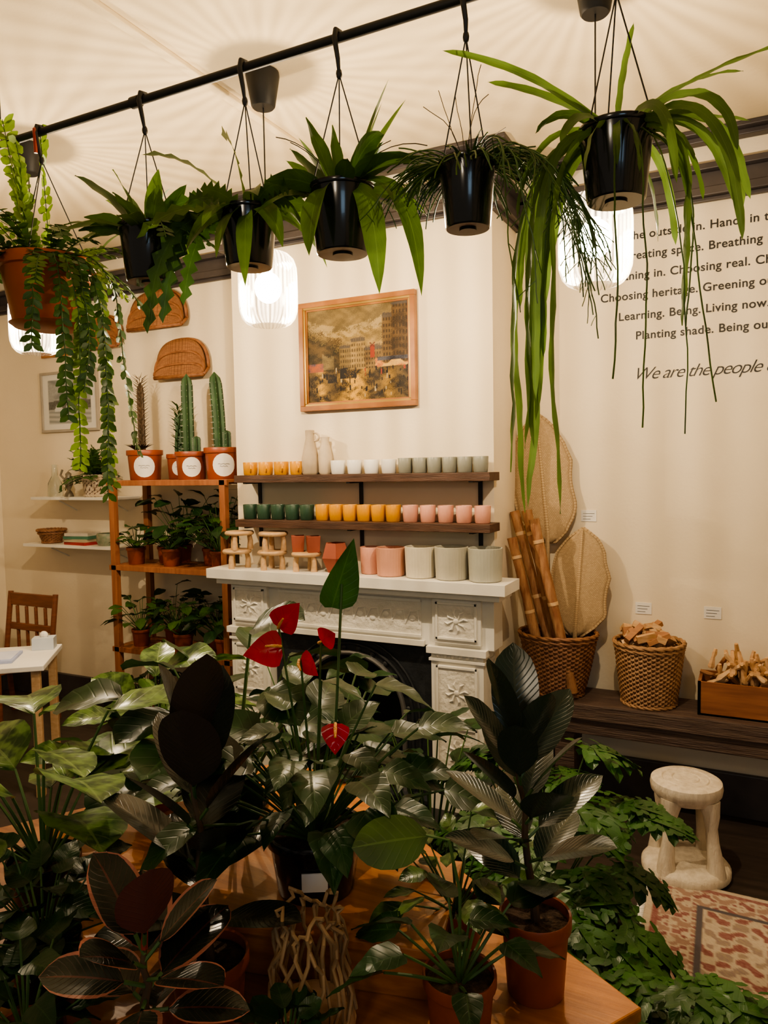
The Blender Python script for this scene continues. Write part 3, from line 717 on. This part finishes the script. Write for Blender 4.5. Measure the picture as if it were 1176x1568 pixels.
# left wall shelf items
b=basket("white_fern_basket",(-4.28,3.9,1.60),.10,.085,.15,mat("wicker_white",(.6,.5,.38),(.5,.4,.28),.7,20),seg=60,rows=12,wv=.004)
rnd=random.Random(9)
for k in range(50):
    a=k*2.4; el=rnd.uniform(.3,1.4); d=V((math.cos(a)*math.cos(el),math.sin(a)*math.cos(el)*.45-.15,math.sin(el)))
    b.frond(path((-4.28,3.88,1.73),d,rnd.uniform(.16,.28),8,5),.035,.014,G2,stemg,.016,rnd=rnd)
b.finish(clamp=ladclamp)
glassm,nt,bs_=newmat("clear_glass"); bs_.inputs['Transmission Weight'].default_value=.9; bs_.inputs['Roughness'].default_value=.05; bs_.inputs['Base Color'].default_value=(.8,.85,.8,1)
b=B("glass_bottle"); b.lathe((-4.72,3.9,1.60),[(.001,0),(.05,0),(.055,.02),(.05,.10),(.02,.16),(.018,.24),(.02,.24)],glassm,20); b.finish()
b=B("ceramic_figurine"); b.lathe((-4.55,3.88,1.60),[(.001,0),(.035,0),(.03,.02),(.012,.05),(.03,.09),(.034,.12),(.02,.15),(.022,.17),(.001,.19)],mat("bronze_glaze",(.20,.17,.12),None,.4,9),16); b.tube([(-4.58,3.88,1.72),(-4.62,3.87,1.76),(-4.60,3.87,1.80)],.008,MATS["bronze_glaze"],6); b.finish()
b=basket("woven_bowl",(-4.78,3.9,1.245),.10,.06,.10,wk,seg=60,rows=10,wv=.004); b.finish()
b=B("stack_of_books"); z=1.245
for i,(w,c_) in enumerate(((.24,(.4,.04,.04)),(.22,(.5,.45,.3)),(.23,(.08,.22,.14)),(.2,(.6,.54,.46)))):
    b.box((-4.45,3.9,z+.011),(w,.15,.022),mat("book_%d"%i,c_,None,.6,5),Matrix.Rotation(.1*i-.1,3,'Z')); z+=.022
b.finish(smooth=False)
b=B("patterned_pot"); b.lathe((-4.2,3.9,1.245),[(.001,0),(.06,0),(.075,.03),(.075,.08),(.07,.09),(.06,.085)],mat("green_glaze",(.15,.2,.12),(.3,.28,.2),.5,30),20); b.finish()
# ------------------------------------------------------------ hanging rail
b=B("hanging_rail"); PY=1.64; PZ=2.83
b.tube([(-3.3,PY,PZ),(.5,PY,PZ)],.0115,blackmt,12)
for x in(-2.16,-3.2,.42): b.tube([(x,PY,PZ),(x,PY,CZ-.001)],.002,blackmt,5); b.lathe((x,PY,CZ-.021),[(.001,0),(.02,0),(.02,.02)],blackmt,12)
b.tube([(-1.6,PY,PZ),(-1.57,PY,PZ)],.016,blackmt,12)
b.finish()
def hanger(b,x,rt,zr,potm,y=PY):
    zk=2.745
    b.tube([(x,y,zk),(x+.004,y-.012,zk+.03),(x,y-.019,PZ-.01),(x,y-.012,PZ+.014),(x,y+.008,PZ+.018),(x,y+.018,PZ)],[.004,.006,.007,.007,.007,.005],blackmt,8)
    b.ell((x,y,zk),(.008,.008,.014),blackmt,8,6)
    for k in range(3):
        a=k*2*pi/3+.7+x*3; b.tube([(x,y,zk),(x+rt*.97*math.cos(a),y+rt*.97*math.sin(a),zr-.004)],.0018,blackmt,5)
def hpot(name,x,rt,zb,zr,potm=blackm,y=PY):
    random.seed(int(-x*100)); b=B(name); pot(b,(x,y,zb),rt,zr-zb,potm,rt*.74,lip=False); hanger(b,x,rt,zr,potm,y)
    b.lathe((x,y,zb-.004),[(.001,0),(rt*.3,0),(rt*.3,.004)],potm,20)
    return b
def rr(rnd,lo=.5,hi=1.3): return rnd.choice((-1,1))*rnd.uniform(lo,hi)
def dirv(a,el): return V((math.cos(a)*math.cos(el),math.sin(a)*math.cos(el),math.sin(el)))
# 1 orange fern
random.seed(1); rnd=random.Random(11)
x=-1.98; b=B("hanging_button_fern"); pot(b,(x,PY,2.24),.145,.20,terra2,.10); b.lathe((x,PY,2.232),[(.001,0),(.10,0),(.115,.012),(.112,.014),(.1,.008)],terra2,30)
hanger(b,x,.14,2.43,terra2); b.tube([(x-.01,PY,PZ+.02),(x,PY-.022,PZ),(x,PY-.02,2.76)],.006,mat("red_hook",(.4,.05,.03),None,.4,5),6)
for k in range(30):
    a=k*2.4; b.frond(path((x+.07*math.cos(a),PY+.07*math.sin(a),2.42),dirv(a,rnd.uniform(.2,1.2)),rnd.uniform(.14,.32),10,rnd.uniform(4,9)),.030,.018,G2 if k%3 else GL,stemg,.019,rnd=rnd)
for (dx,dy,L,m_) in((-.08,-.02,.48,GL),(-.03,.02,.42,GL),(-.12,.0,.40,GL),(-.16,.03,.38,G1),(-.05,-.05,.30,GL)):
    b.frond(path((x+dx*.5,PY+dy,2.42),(dx*1.4,dy,1),L,12,.4,rnd,.05),.040,.030,m_,stemg,.026,rnd=rnd)
for (a,L,m_) in((-1.9,1.0,GL),(-2.3,.66,GL),(-1.6,.34,G2),(-1.75,.5,G2),(-2.1,.84,GL),(-.6,.58,G2),(-.3,.70,GL),(-.1,.78,G2),(.1,.74,GL),(-.9,.36,G2),(.35,.66,G2),(3.8,.9,GL),(-2.6,.75,GL),(-.45,.4,GL),(-.2,.5,G2)):
    b.frond(path((x+.12*math.cos(a),PY+.12*math.sin(a),2.43),(math.cos(a),math.sin(a),.3),L,22,13,rnd,.11),.033,.020,m_,stemg,.021,rnd=rnd,droop=3,ang=.9)
b.finish()
# 2 lance leaf
rnd=random.Random(21); x=-1.555; b=hpot("hanging_bird_nest_fern",x,.084,2.32,2.475)
for k in range(24):
    a=k*2.4; b.leaf((x+.03*math.cos(a),PY+.03*math.sin(a),2.45),dirv(a,rnd.uniform(.2,1.2)),rnd.uniform(.13,.24),rnd.uniform(.04,.062),G1 if k%3 else G2,'lance',rnd.uniform(2,5),.2,9,wave=.06,roll=rr(rnd,.1,1.1))
for (a,L,el) in((3.3,.36,.45),(2.9,.30,.5),(3.7,.28,.45),(3.0,.24,1.3),(1.7,.2,2.2),(-.5,.18,2.0)): b.leaf((x,PY,2.46),(math.cos(a),math.sin(a),el),L,.052,G1,'lance',3.2,.2,12,roll=-.7)
for a in(-.2,.3,-.6): b.frond(path((x,PY,2.46),(math.cos(a),math.sin(a),.6),.24,10,7),.03,.018,G2,stemg,.02,rnd=rnd)
b.finish()
# 3 zigzag
rnd=random.Random(31); x=-1.205; b=hpot("hanging_zigzag_cactus",x,.078,2.315,2.465)
for k in range(18):
    a=k*2.4; b.leafp(path((x+.03*math.cos(a),PY+.03*math.sin(a),2.455),dirv(a,rnd.uniform(.3,1.2)),rnd.uniform(.18,.30),14,rnd.uniform(3,6)),.055,G2 if k%2 else G1,'strap',.1,zig=1,roll=rr(rnd,.5,1.4))
for (a,L,el) in((-.5,.26,.4),(-.2,.30,.7),(-1.4,.26,.2),(-2,.24,.3),(.5,.28,.5),(-1.0,.32,.1),(-1.6,.22,.5),(-.8,.2,.9)): b.leaf((x,PY,2.455),(math.cos(a),math.sin(a),el),L,.05,G1,'lance',8,.2,10,roll=rr(rnd,.3,.9))
for (a,L) in((3.2,.42),(2.9,.36),(3.5,.46),(3.3,.30)): b.leafp(path((x-.05,PY,2.455),(math.cos(a),math.sin(a),.6),L,20,8),.056,G2,'strap',.1,zig=1,roll=.9)
b.finish()
# 4 lance upright + droop
rnd=random.Random(41); x=-.92; b=hpot("hanging_bird_nest_fern",x,.084,2.31,2.47)
for k in range(20):
    a=k*2.4+.5; b.leaf((x+.03*math.cos(a),PY+.03*math.sin(a),2.45),dirv(a,rnd.uniform(.2,1.25)),rnd.uniform(.13,.24),rnd.uniform(.035,.055),G1 if k%2 else G2,'lance',rnd.uniform(2,6),.25,9,wave=.05,roll=rr(rnd,.1,1.2))
for (a,L,W_,el,g_,ro) in((-.5,.34,.06,.2,13,.9),(-.2,.42,.05,.7,10,.7),(-1.6,.24,.07,.1,14,.2),(3.3,.20,.045,.5,5,.8),(.1,.24,.05,1.6,1,.8),(-.1,.26,.055,2.4,1,.6),(3.0,.2,.04,1.8,1,.7),(-.3,.22,.055,.5,4,.8),(.2,.22,.045,3,1,.5)): b.leaf((x+.03*math.cos(a),PY+.04*math.sin(a),2.46),(math.cos(a),math.sin(a),el),L,W_,G1,'lance',g_,.2,14,roll=ro)
for k in range(10):
    a=rnd.uniform(0,6.3); b.tube(path((x,PY,2.46),(math.cos(a),math.sin(a),1.2),rnd.uniform(.15,.28),8,5),.0012,stemb,4,False)
b.finish()
# 5 rhipsalis
rnd=random.Random(51); x=-.59; b=hpot("hanging_rhipsalis",x,.066,2.32,2.47)
for k in range(170):
    a=rnd.uniform(0,2*pi)
    if k%3==0: a=rnd.uniform(2.6,3.8)
    b.tube(path((x+.055*math.cos(a),PY+.055*math.sin(a),2.46),dirv(a,rnd.uniform(-.2,.7)),rnd.uniform(.05,.15),8,rnd.uniform(7,16),rnd,.18),.0018,GC if k%2 else stemg,4,False)
for k in range(44):
    a=rnd.uniform(-.9,.5) if k%5 else rnd.uniform(2.4,3.8); L=rnd.uniform(.22,.58) if k%5 else rnd.uniform(.14,.24)
    p=path((x+.06*math.cos(a),PY+.06*math.sin(a),2.46),(math.cos(a),math.sin(a)*.7,.35),L,20,8,rnd,.18); b.tube(p,.0015,stemg if k%3 else GC,4,False)
    for q in range(6,20,3): b.tube(path(p[q],(rnd.uniform(-1,1),rnd.uniform(-1,1),-.6),rnd.uniform(.03,.08),4,6,rnd,.1),.0012,stemg,3,False)
for k in range(6):
    a=rnd.uniform(0,6.3); b.tube(path((x,PY,2.46),(math.cos(a)*.5,math.sin(a)*.5,1.2),rnd.uniform(.12,.22),9,4,rnd,.15),.001,stemb,3,False)
b.finish()
# 6 orchid cactus straps
rnd=random.Random(61); x=-.262; b=hpot("hanging_orchid_cactus",x,.077,2.325,2.475)
for k in range(22):
    a=k*2.4+.3; b.leafp(path((x+.04*math.cos(a),PY+.04*math.sin(a),2.46),dirv(a,rnd.uniform(.1,1.0)),rnd.uniform(.14,.30),14,rnd.uniform(9,16)),rnd.uniform(.014,.021),GC if k%3 else G1,'strap',.2,wave=.07,roll=rr(rnd,.3,1.3))
for (a,L,el,g_,wb) in((3.1,.84,.4,14,.12),(3.3,.80,.7,13,.12),(2.8,.66,.5,14,.12),(3.6,.60,.5,14,.11),(-2.4,.62,.5,15,.11),(3.0,.50,.3,15,.12),(3.2,.42,.4,12,.10),(2.9,.90,.8,12,.11),(3.4,.72,.4,14,.12),(3.15,.7,.2,15,.14),(-2.0,.84,.3,16,.12),(2.6,.58,.4,15,.12),(0,.34,.7,9,.06),(-.3,.44,.8,10,.07),(-.7,.50,.5,14,.08),(.2,.34,.7,9,.06),(-.5,.30,1.0,9,.06),(-.15,.30,.5,10,.06)):
    b.leafp(path((x+.04*math.cos(a),PY+.04*math.sin(a),2.46),(math.cos(a),math.sin(a)*.7,el),L,26,g_,rnd,wb),.020,GC,'strap',.2,wave=.08,roll=rr(rnd,.5,1.3))
for (dv,L,g_) in(((-1,-.1,1.1),.46,1.2),((-.8,.1,.8),.34,1.6),((1,-.1,.65),.34,2.2),((1,.2,.3),.26,2.5),((.1,0,1.2),.22,2),((1,0,.9),.26,4)):
    b.leafp(path((x,PY,2.46),dv,L,18,g_,rnd,.04),.018,GC,'strap',.2,wave=.07,roll=.8)
for k,(a,L) in enumerate(((-.6,.72),(-.4,.66),(-1.0,.7),(-.2,.5),(-1.3,.62))):
    b.tube(path((x,PY,2.46),(math.cos(a),math.sin(a),.6),L,18,12,rnd,.12),.0018,GC,4,False)
b.finish()
# ------------------------------------------------------------ pendants
gl,nt,pb=newmat("ribbed_glass"); N=nt.nodes;Lk=nt.links; N.remove(pb)
uv=N.new("ShaderNodeUVMap"); sp=N.new("ShaderNodeSeparateXYZ"); Lk.new(uv.outputs[0],sp.inputs[0])
def sine(k,amp,ph=0):
    mu=N.new("ShaderNodeMath"); mu.operation='MULTIPLY_ADD'; mu.inputs[1].default_value=2*pi*k; mu.inputs[2].default_value=ph; Lk.new(sp.outputs[0],mu.inputs[0])
    sn=N.new("ShaderNodeMath"); sn.operation='SINE'; Lk.new(mu.outputs[0],sn.inputs[0])
    m_=N.new("ShaderNodeMath"); m_.operation='MULTIPLY'; m_.inputs[1].default_value=amp; Lk.new(sn.outputs[0],m_.inputs[0]); return m_.outputs[0]
a1=N.new("ShaderNodeMath"); a1.operation='ADD'; Lk.new(sine(40,1.0),a1.inputs[0]); Lk.new(sine(27,.45,1),a1.inputs[1])
mr=N.new("ShaderNodeMapRange"); mr.inputs[1].default_value=-1.3; mr.inputs[2].default_value=1.3; Lk.new(a1.outputs[0],mr.inputs[0])
cr=N.new("ShaderNodeValToRGB"); cr.color_ramp.elements[0].color=(.65,.63,.60,1); cr.color_ramp.elements[1].color=(1,1,1,1); cr.color_ramp.elements[0].position=.1; cr.color_ramp.elements[1].position=.85
Lk.new(mr.outputs[0],cr.inputs[0])
tr=N.new("ShaderNodeBsdfTransparent"); Lk.new(cr.outputs[0],tr.inputs[0])
gs=N.new("ShaderNodeBsdfGlossy"); gs.inputs['Roughness'].default_value=.12
tf=N.new("ShaderNodeMapRange"); tf.inputs[3].default_value=.10; tf.inputs[4].default_value=.004; Lk.new(mr.outputs[0],tf.inputs[0])
tl=N.new("ShaderNodeBsdfTranslucent"); m1=N.new("ShaderNodeMixShader"); Lk.new(tf.outputs[0],m1.inputs[0]); Lk.new(tr.outputs[0],m1.inputs[1]); Lk.new(tl.outputs[0],m1.inputs[2])
m2=N.new("ShaderNodeMixShader"); m2.inputs[0].default_value=.10; Lk.new(m1.outputs[0],m2.inputs[1]); Lk.new(gs.outputs[0],m2.inputs[2])
Lk.new(m2.outputs[0],N.get("Material Output").inputs[0])
bm,nt,pb=newmat("bulb_glow"); N=nt.nodes;Lk=nt.links; N.remove(pb)
em=N.new("ShaderNodeEmission"); em.inputs[0].default_value=(1,.88,.70,1); em.inputs[1].default_value=60; tr=N.new("ShaderNodeBsdfTransparent"); ad=N.new("ShaderNodeAddShader")
Lk.new(em.outputs[0],ad.inputs[0]); Lk.new(tr.outputs[0],ad.inputs[1]); Lk.new(ad.outputs[0],N.get("Material Output").inputs[0])
PENDS=[(-.47,2.53),(-1.77,2.53),(-3.15,2.53)]
def pendant(x,y):
    e=empty("pendant_lamp",(x,y,0))
    b=B("canopy_and_cord"); b.lathe((0,0,0),[(.001,CZ-.001),(.066,CZ-.001),(.068,CZ-.015),(.048,CZ-.13),(.042,CZ-.137),(.001,CZ-.137)],blackmt,28)
    b.tube([(0,0,CZ-.13),(0,0,2.68)],.003,blackmt,6); b.lathe((0,0,0),[(.001,2.70),(.018,2.695),(.022,2.68),(.022,2.60),(.018,2.58),(.001,2.58)],blackmt,20); b.finish(parent=e)
    b=B("ribbed_glass_shade"); b.lathe((0,0,0),[(.024,2.655),(.055,2.655),(.085,2.645),(.105,2.625),(.115,2.595),(.117,2.56),(.117,2.45),(.115,2.42),(.105,2.39),(.088,2.37),(.07,2.362)],gl,160,.022,40); b.finish(parent=e)
    b=B("bulb"); b.ell((0,0,2.515),(.055,.055,.062),bm,16,12); b.finish(parent=e)
    l=bpy.data.lights.new("bulb_light",'POINT'); l.energy=64; l.color=(1,.77,.50); l.shadow_soft_size=.003
    o=bpy.data.objects.new("bulb_light",l); o.location=(0,0,2.515); bpy.context.collection.objects.link(o); o.parent=e
for p in PENDS: pendant(*p)
# ------------------------------------------------------------ foreground table
A0=V((-.18,1.45)); ua=V((-.84,.54)).normalized(); ub=V((-.54,-.84)).normalized()
cen=A0+ua*.76+ub*.58; ang=math.atan2(-ua.y,-ua.x); R=Matrix.Rotation(ang,3,'Z')
b=B("pine_table")
b.box((cen.x,cen.y,.705),(1.52,1.16,.03),pine,R); b.box((cen.x,cen.y,.64),(1.40,1.04,.10),pine,R)
for sx in(-1,1):
    for sy in(-1,1):
        q=R@V((sx*.66,sy*.48,0)); b.box((cen.x+q.x,cen.y+q.y,.32),(.07,.07,.64),pine,R)
b.finish(bevel=.004,smooth=False)
b=B("wooden_riser_box"); R2=Matrix.Rotation(.22,3,'Z'); b.box((-.88,1.37,.829),(.64,.34,.022),pine,R2); b.box((-.88,1.37,.769),(.60,.30,.098),pine,R2); b.finish(bevel=.004,smooth=False)
# plants on table
VC=V((.84,.50,0))
rubber("rubber_plant",(-.91,1.05,.72),.075,.15,terra,.49,15,.20,.120,GR,seed=4,lean=(-.06,.04),el0=.30,el1=1.35,z0=.15,g=1.0).finish()
rubber("rubber_plant",(-.38,1.41,.72),.072,.165,terra,.50,20,.175,.088,GRR,seed=9,lean=(-.03,-.02),el0=.40,el1=1.25,z0=.18,g=1.6).finish()
rubber("ruby_rubber_plant",(-.86,.84,.72),.07,.14,terra,.30,13,.14,.088,GP,seed=2,el0=-.1,el1=1.1,z0=.3,g=2).finish()
c=V((-.87,1.37,.84)); b=petiole_plant("anthurium_plant",c,.112,.14,blackm,66,(.18,.44),1.05,.13,.088,GA,'heart',seed=12,leafg=5,sr=.003)
pts=path(c+V((.04,0,.1)),(.10,-.05,1),.60,8,.0); b.tube(pts,.003,stemg,6,False); b.leaf(pts[-1]+V((-.02,-.01,-.05)),(.30,.10,1),.155,.09,leafmat("anthurium_leaf_top",(.04,.12,.025),(.08,.17,.05),.3,.4,.3),'heart',1,.35,12,side=(.5,.75,.0))
for (px,py,pz,s_,d,sd_) in((-.905,1.30,1.44,.072,(.6,.2,.8),(.9,.2,-.5)),(-.885,1.28,1.405,.085,(-.75,-.35,-.1),(.35,-.3,-.85)),(-.80,1.30,1.42,.055,(.5,-.2,.3),(.3,-.3,.8)),(-.74,1.25,1.27,.060,(.2,-.4,-.9),(.84,.5,0)),(-.845,1.29,1.38,.06,(.7,-.2,-.3),(.3,-.2,.9))):
    tip=V((px,py,pz)); b.tube([c+V((0,0,.1)),c+V(((px-c.x)*.4,(py-c.y)*.4,.3)),tip],.0025,stemg,5,False)
    b.leaf(tip,d,s_,s_*.95,RED,'heart',2,.15,9,side=sd_)
    nn=V(sd_).cross(V(d)).normalized(); nn=nn if nn.dot(V((.45,-.8,.2)))>0 else -nn
    b.tube([tip+nn*.004,tip+nn*.016+V(d).normalized()*.012,tip+nn*.024+V(d).normalized()*.03],[.003,.0035,.002],spad,8)
Rl=Matrix.Rotation(.5,3,'Z'); b.box((c.x+.052,c.y-.088,.905),(.055,.003,.04),paper,Rl)
for k in range(3): b.box((c.x+.045+k*.009,c.y-.0905+k*.005,.903),(.006,.002,.014),lets,Rl)
b.finish()
b=petiole_plant("potted_philodendron",(-.47,1.22,.72),.068,.135,terra,13,(.12,.22),1.2,.11,.07,GA,'heart',seed=22,leafg=4,sr=.003)
b.leaf((-.515,1.19,1.115),(-.85,-.5,-.05),.14,.095,leafmat("philodendron_big_leaf",(.09,.17,.03),(.18,.3,.07),.42,.5,.3,freq=8),'rubber',.8,.12,12,side=(.35,-.6,-.69)); b.tube([(-.47,1.22,.83),(-.46,1.2,1.02),(-.48,1.20,1.11),(-.52,1.19,1.115)],.003,stemg,5,False)
b.finish()
petiole_plant("potted_pothos",(-.56,1.44,.72),.06,.12,terra,24,(.1,.24),1.2,.085,.05,GV,'lance',seed=23,leafg=4).finish()
petiole_plant("fiddle_leaf_plant",(-1.50,1.16,.72),.085,.15,blackm,18,(.2,.42),.9,.27,.16,GV,'rubber',seed=31,leafg=2.5,sr=.004,lift=.2).finish()
petiole_plant("potted_syngonium",(-1.28,.98,.72),.075,.12,blackm,56,(.08,.22),1.35,.08,.06,G3,'heart',seed=32,leafg=4).finish()
petiole_plant("potted_dumb_cane",(-1.68,1.72,.72),.08,.14,terra,22,(.18,.36),.95,.20,.12,GV,'lance',seed=33,leafg=3,sr=.004,lift=.1).finish()
petiole_plant("broadleaf_philodendron",(-1.27,1.60,.72),.09,.15,blackm,22,(.32,.54),.85,.20,.15,GA,'rubber',seed=34,leafg=3,sr=.004,lift=0).finish()
petiole_plant("potted_pothos",(-1.10,.80,.72),.065,.11,terra,34,(.06,.17),1.35,.08,.055,G3,'heart',seed=35,leafg=4).finish()
petiole_plant("potted_peperomia",(-.70,1.00,.72),.05,.08,terra,30,(.03,.08),1.3,.05,.04,G3,'round',seed=36,leafg=3).finish()
# floor plants behind table
for i,(x,y,hh,m_,n_) in enumerate(((-1.05,2.45,.60,GA,"potted_peace_lily"),(-1.75,2.70,.68,G3,"potted_peace_lily"),(-2.4,2.5,.55,G2,"potted_peace_lily"))):
    petiole_plant(n_,(x,y,0),.14,.26,[terra,blackm][i%2],48,(hh*.6,hh*1.15),.62,.16,.085,m_,'lance' if i%2 else 'heart',seed=50+i,leafg=4,sr=.0035).finish()
for i,(x,y,hh,LL,n_,spd) in enumerate(((-.62,2.36,.60,.22,28,.62),(-.50,1.98,.48,.21,28,.60),(-.16,1.70,.36,.20,24,.60),(.17,1.46,.60,.22,28,.62))):
    petiole_plant("lacy_tree_philodendron",(x,y,0),.12,.26,blackm,n_,(hh*.6,hh*1.1),spd,LL,LL*.85,GM,seed=70+i,lobed=True,leafg=5,sr=.003,lift=-.2).finish()
# twig vase
b=B("twig_basket"); c=V((-.735,1.13,.72)); vine=mat("vine_twig",(.42,.27,.13),(.28,.17,.08),.7,20)
b.lathe(c,[(.001,0),(.080,0),(.085,.02),(.08,.04),(.074,.04),(.077,.02),(.001,.01)],lightw,24)
for k in range(13):
    a=2*pi*k/13; pts=[]
    for i in range(17):
        t=i/16; zz=.03+(.20+.02*math.sin(k*2))*math.sin(pi*t)**.8; aa=a+t*1.5+.12*math.sin(i*1.3+k); r=.078+.008*math.sin(i*2+k)-.022*math.sin(pi*t); pts.append(c+V((r*math.cos(aa),r*math.sin(aa),zz)))
    b.tube(pts,.0038,vine,6)
b.finish()
# ------------------------------------------------------------ camera, world, lights
cam=bpy.data.cameras.new("camera"); co=bpy.data.objects.new("camera",cam); bpy.context.collection.objects.link(co)
cam.sensor_fit='VERTICAL'; cam.sensor_height=36; cam.lens=25.99; cam.clip_start=.02
Rm=Matrix.Rotation(math.radians(26.5),3,'Z')@Matrix.Rotation(math.radians(90-3.49),3,'X')@Matrix.Rotation(math.radians(-1),3,'Z')
co.matrix_world=Matrix.Translation((0,0,1.78))@Rm.to_4x4()
bpy.context.scene.camera=co
try:
    bpy.context.scene.view_settings.view_transform='AgX'; bpy.context.scene.view_settings.look='AgX - Medium High Contrast'
    bpy.context.scene.view_settings.exposure=0
except Exception as ex: print(ex)
w=bpy.data.worlds.new("world"); bpy.context.scene.world=w; w.use_nodes=True; bg=w.node_tree.nodes["Background"]; bg.inputs[0].default_value=(1,.86,.67,1); bg.inputs[1].default_value=.25
def area(name,loc,rot,size,e,col):
    l=bpy.data.lights.new(name,'AREA'); l.energy=e; l.color=col; l.size=size; o=bpy.data.objects.new(name,l); o.location=loc; o.rotation_euler=rot; bpy.context.collection.objects.link(o)
area("window_daylight",(1.5,-2.0,2.2),(math.radians(75),0,math.radians(20)),1.0,12,(.5,.75,1))
l=bpy.data.lights.new("foreground_fill_light",'POINT'); l.energy=25; l.color=(1,.82,.6); l.shadow_soft_size=.15; o=bpy.data.objects.new("foreground_fill_light",l); o.location=(-.6,-.6,2.7); bpy.context.collection.objects.link(o)  # added warm fill behind the camera to lift the foreground, no fixture modelled
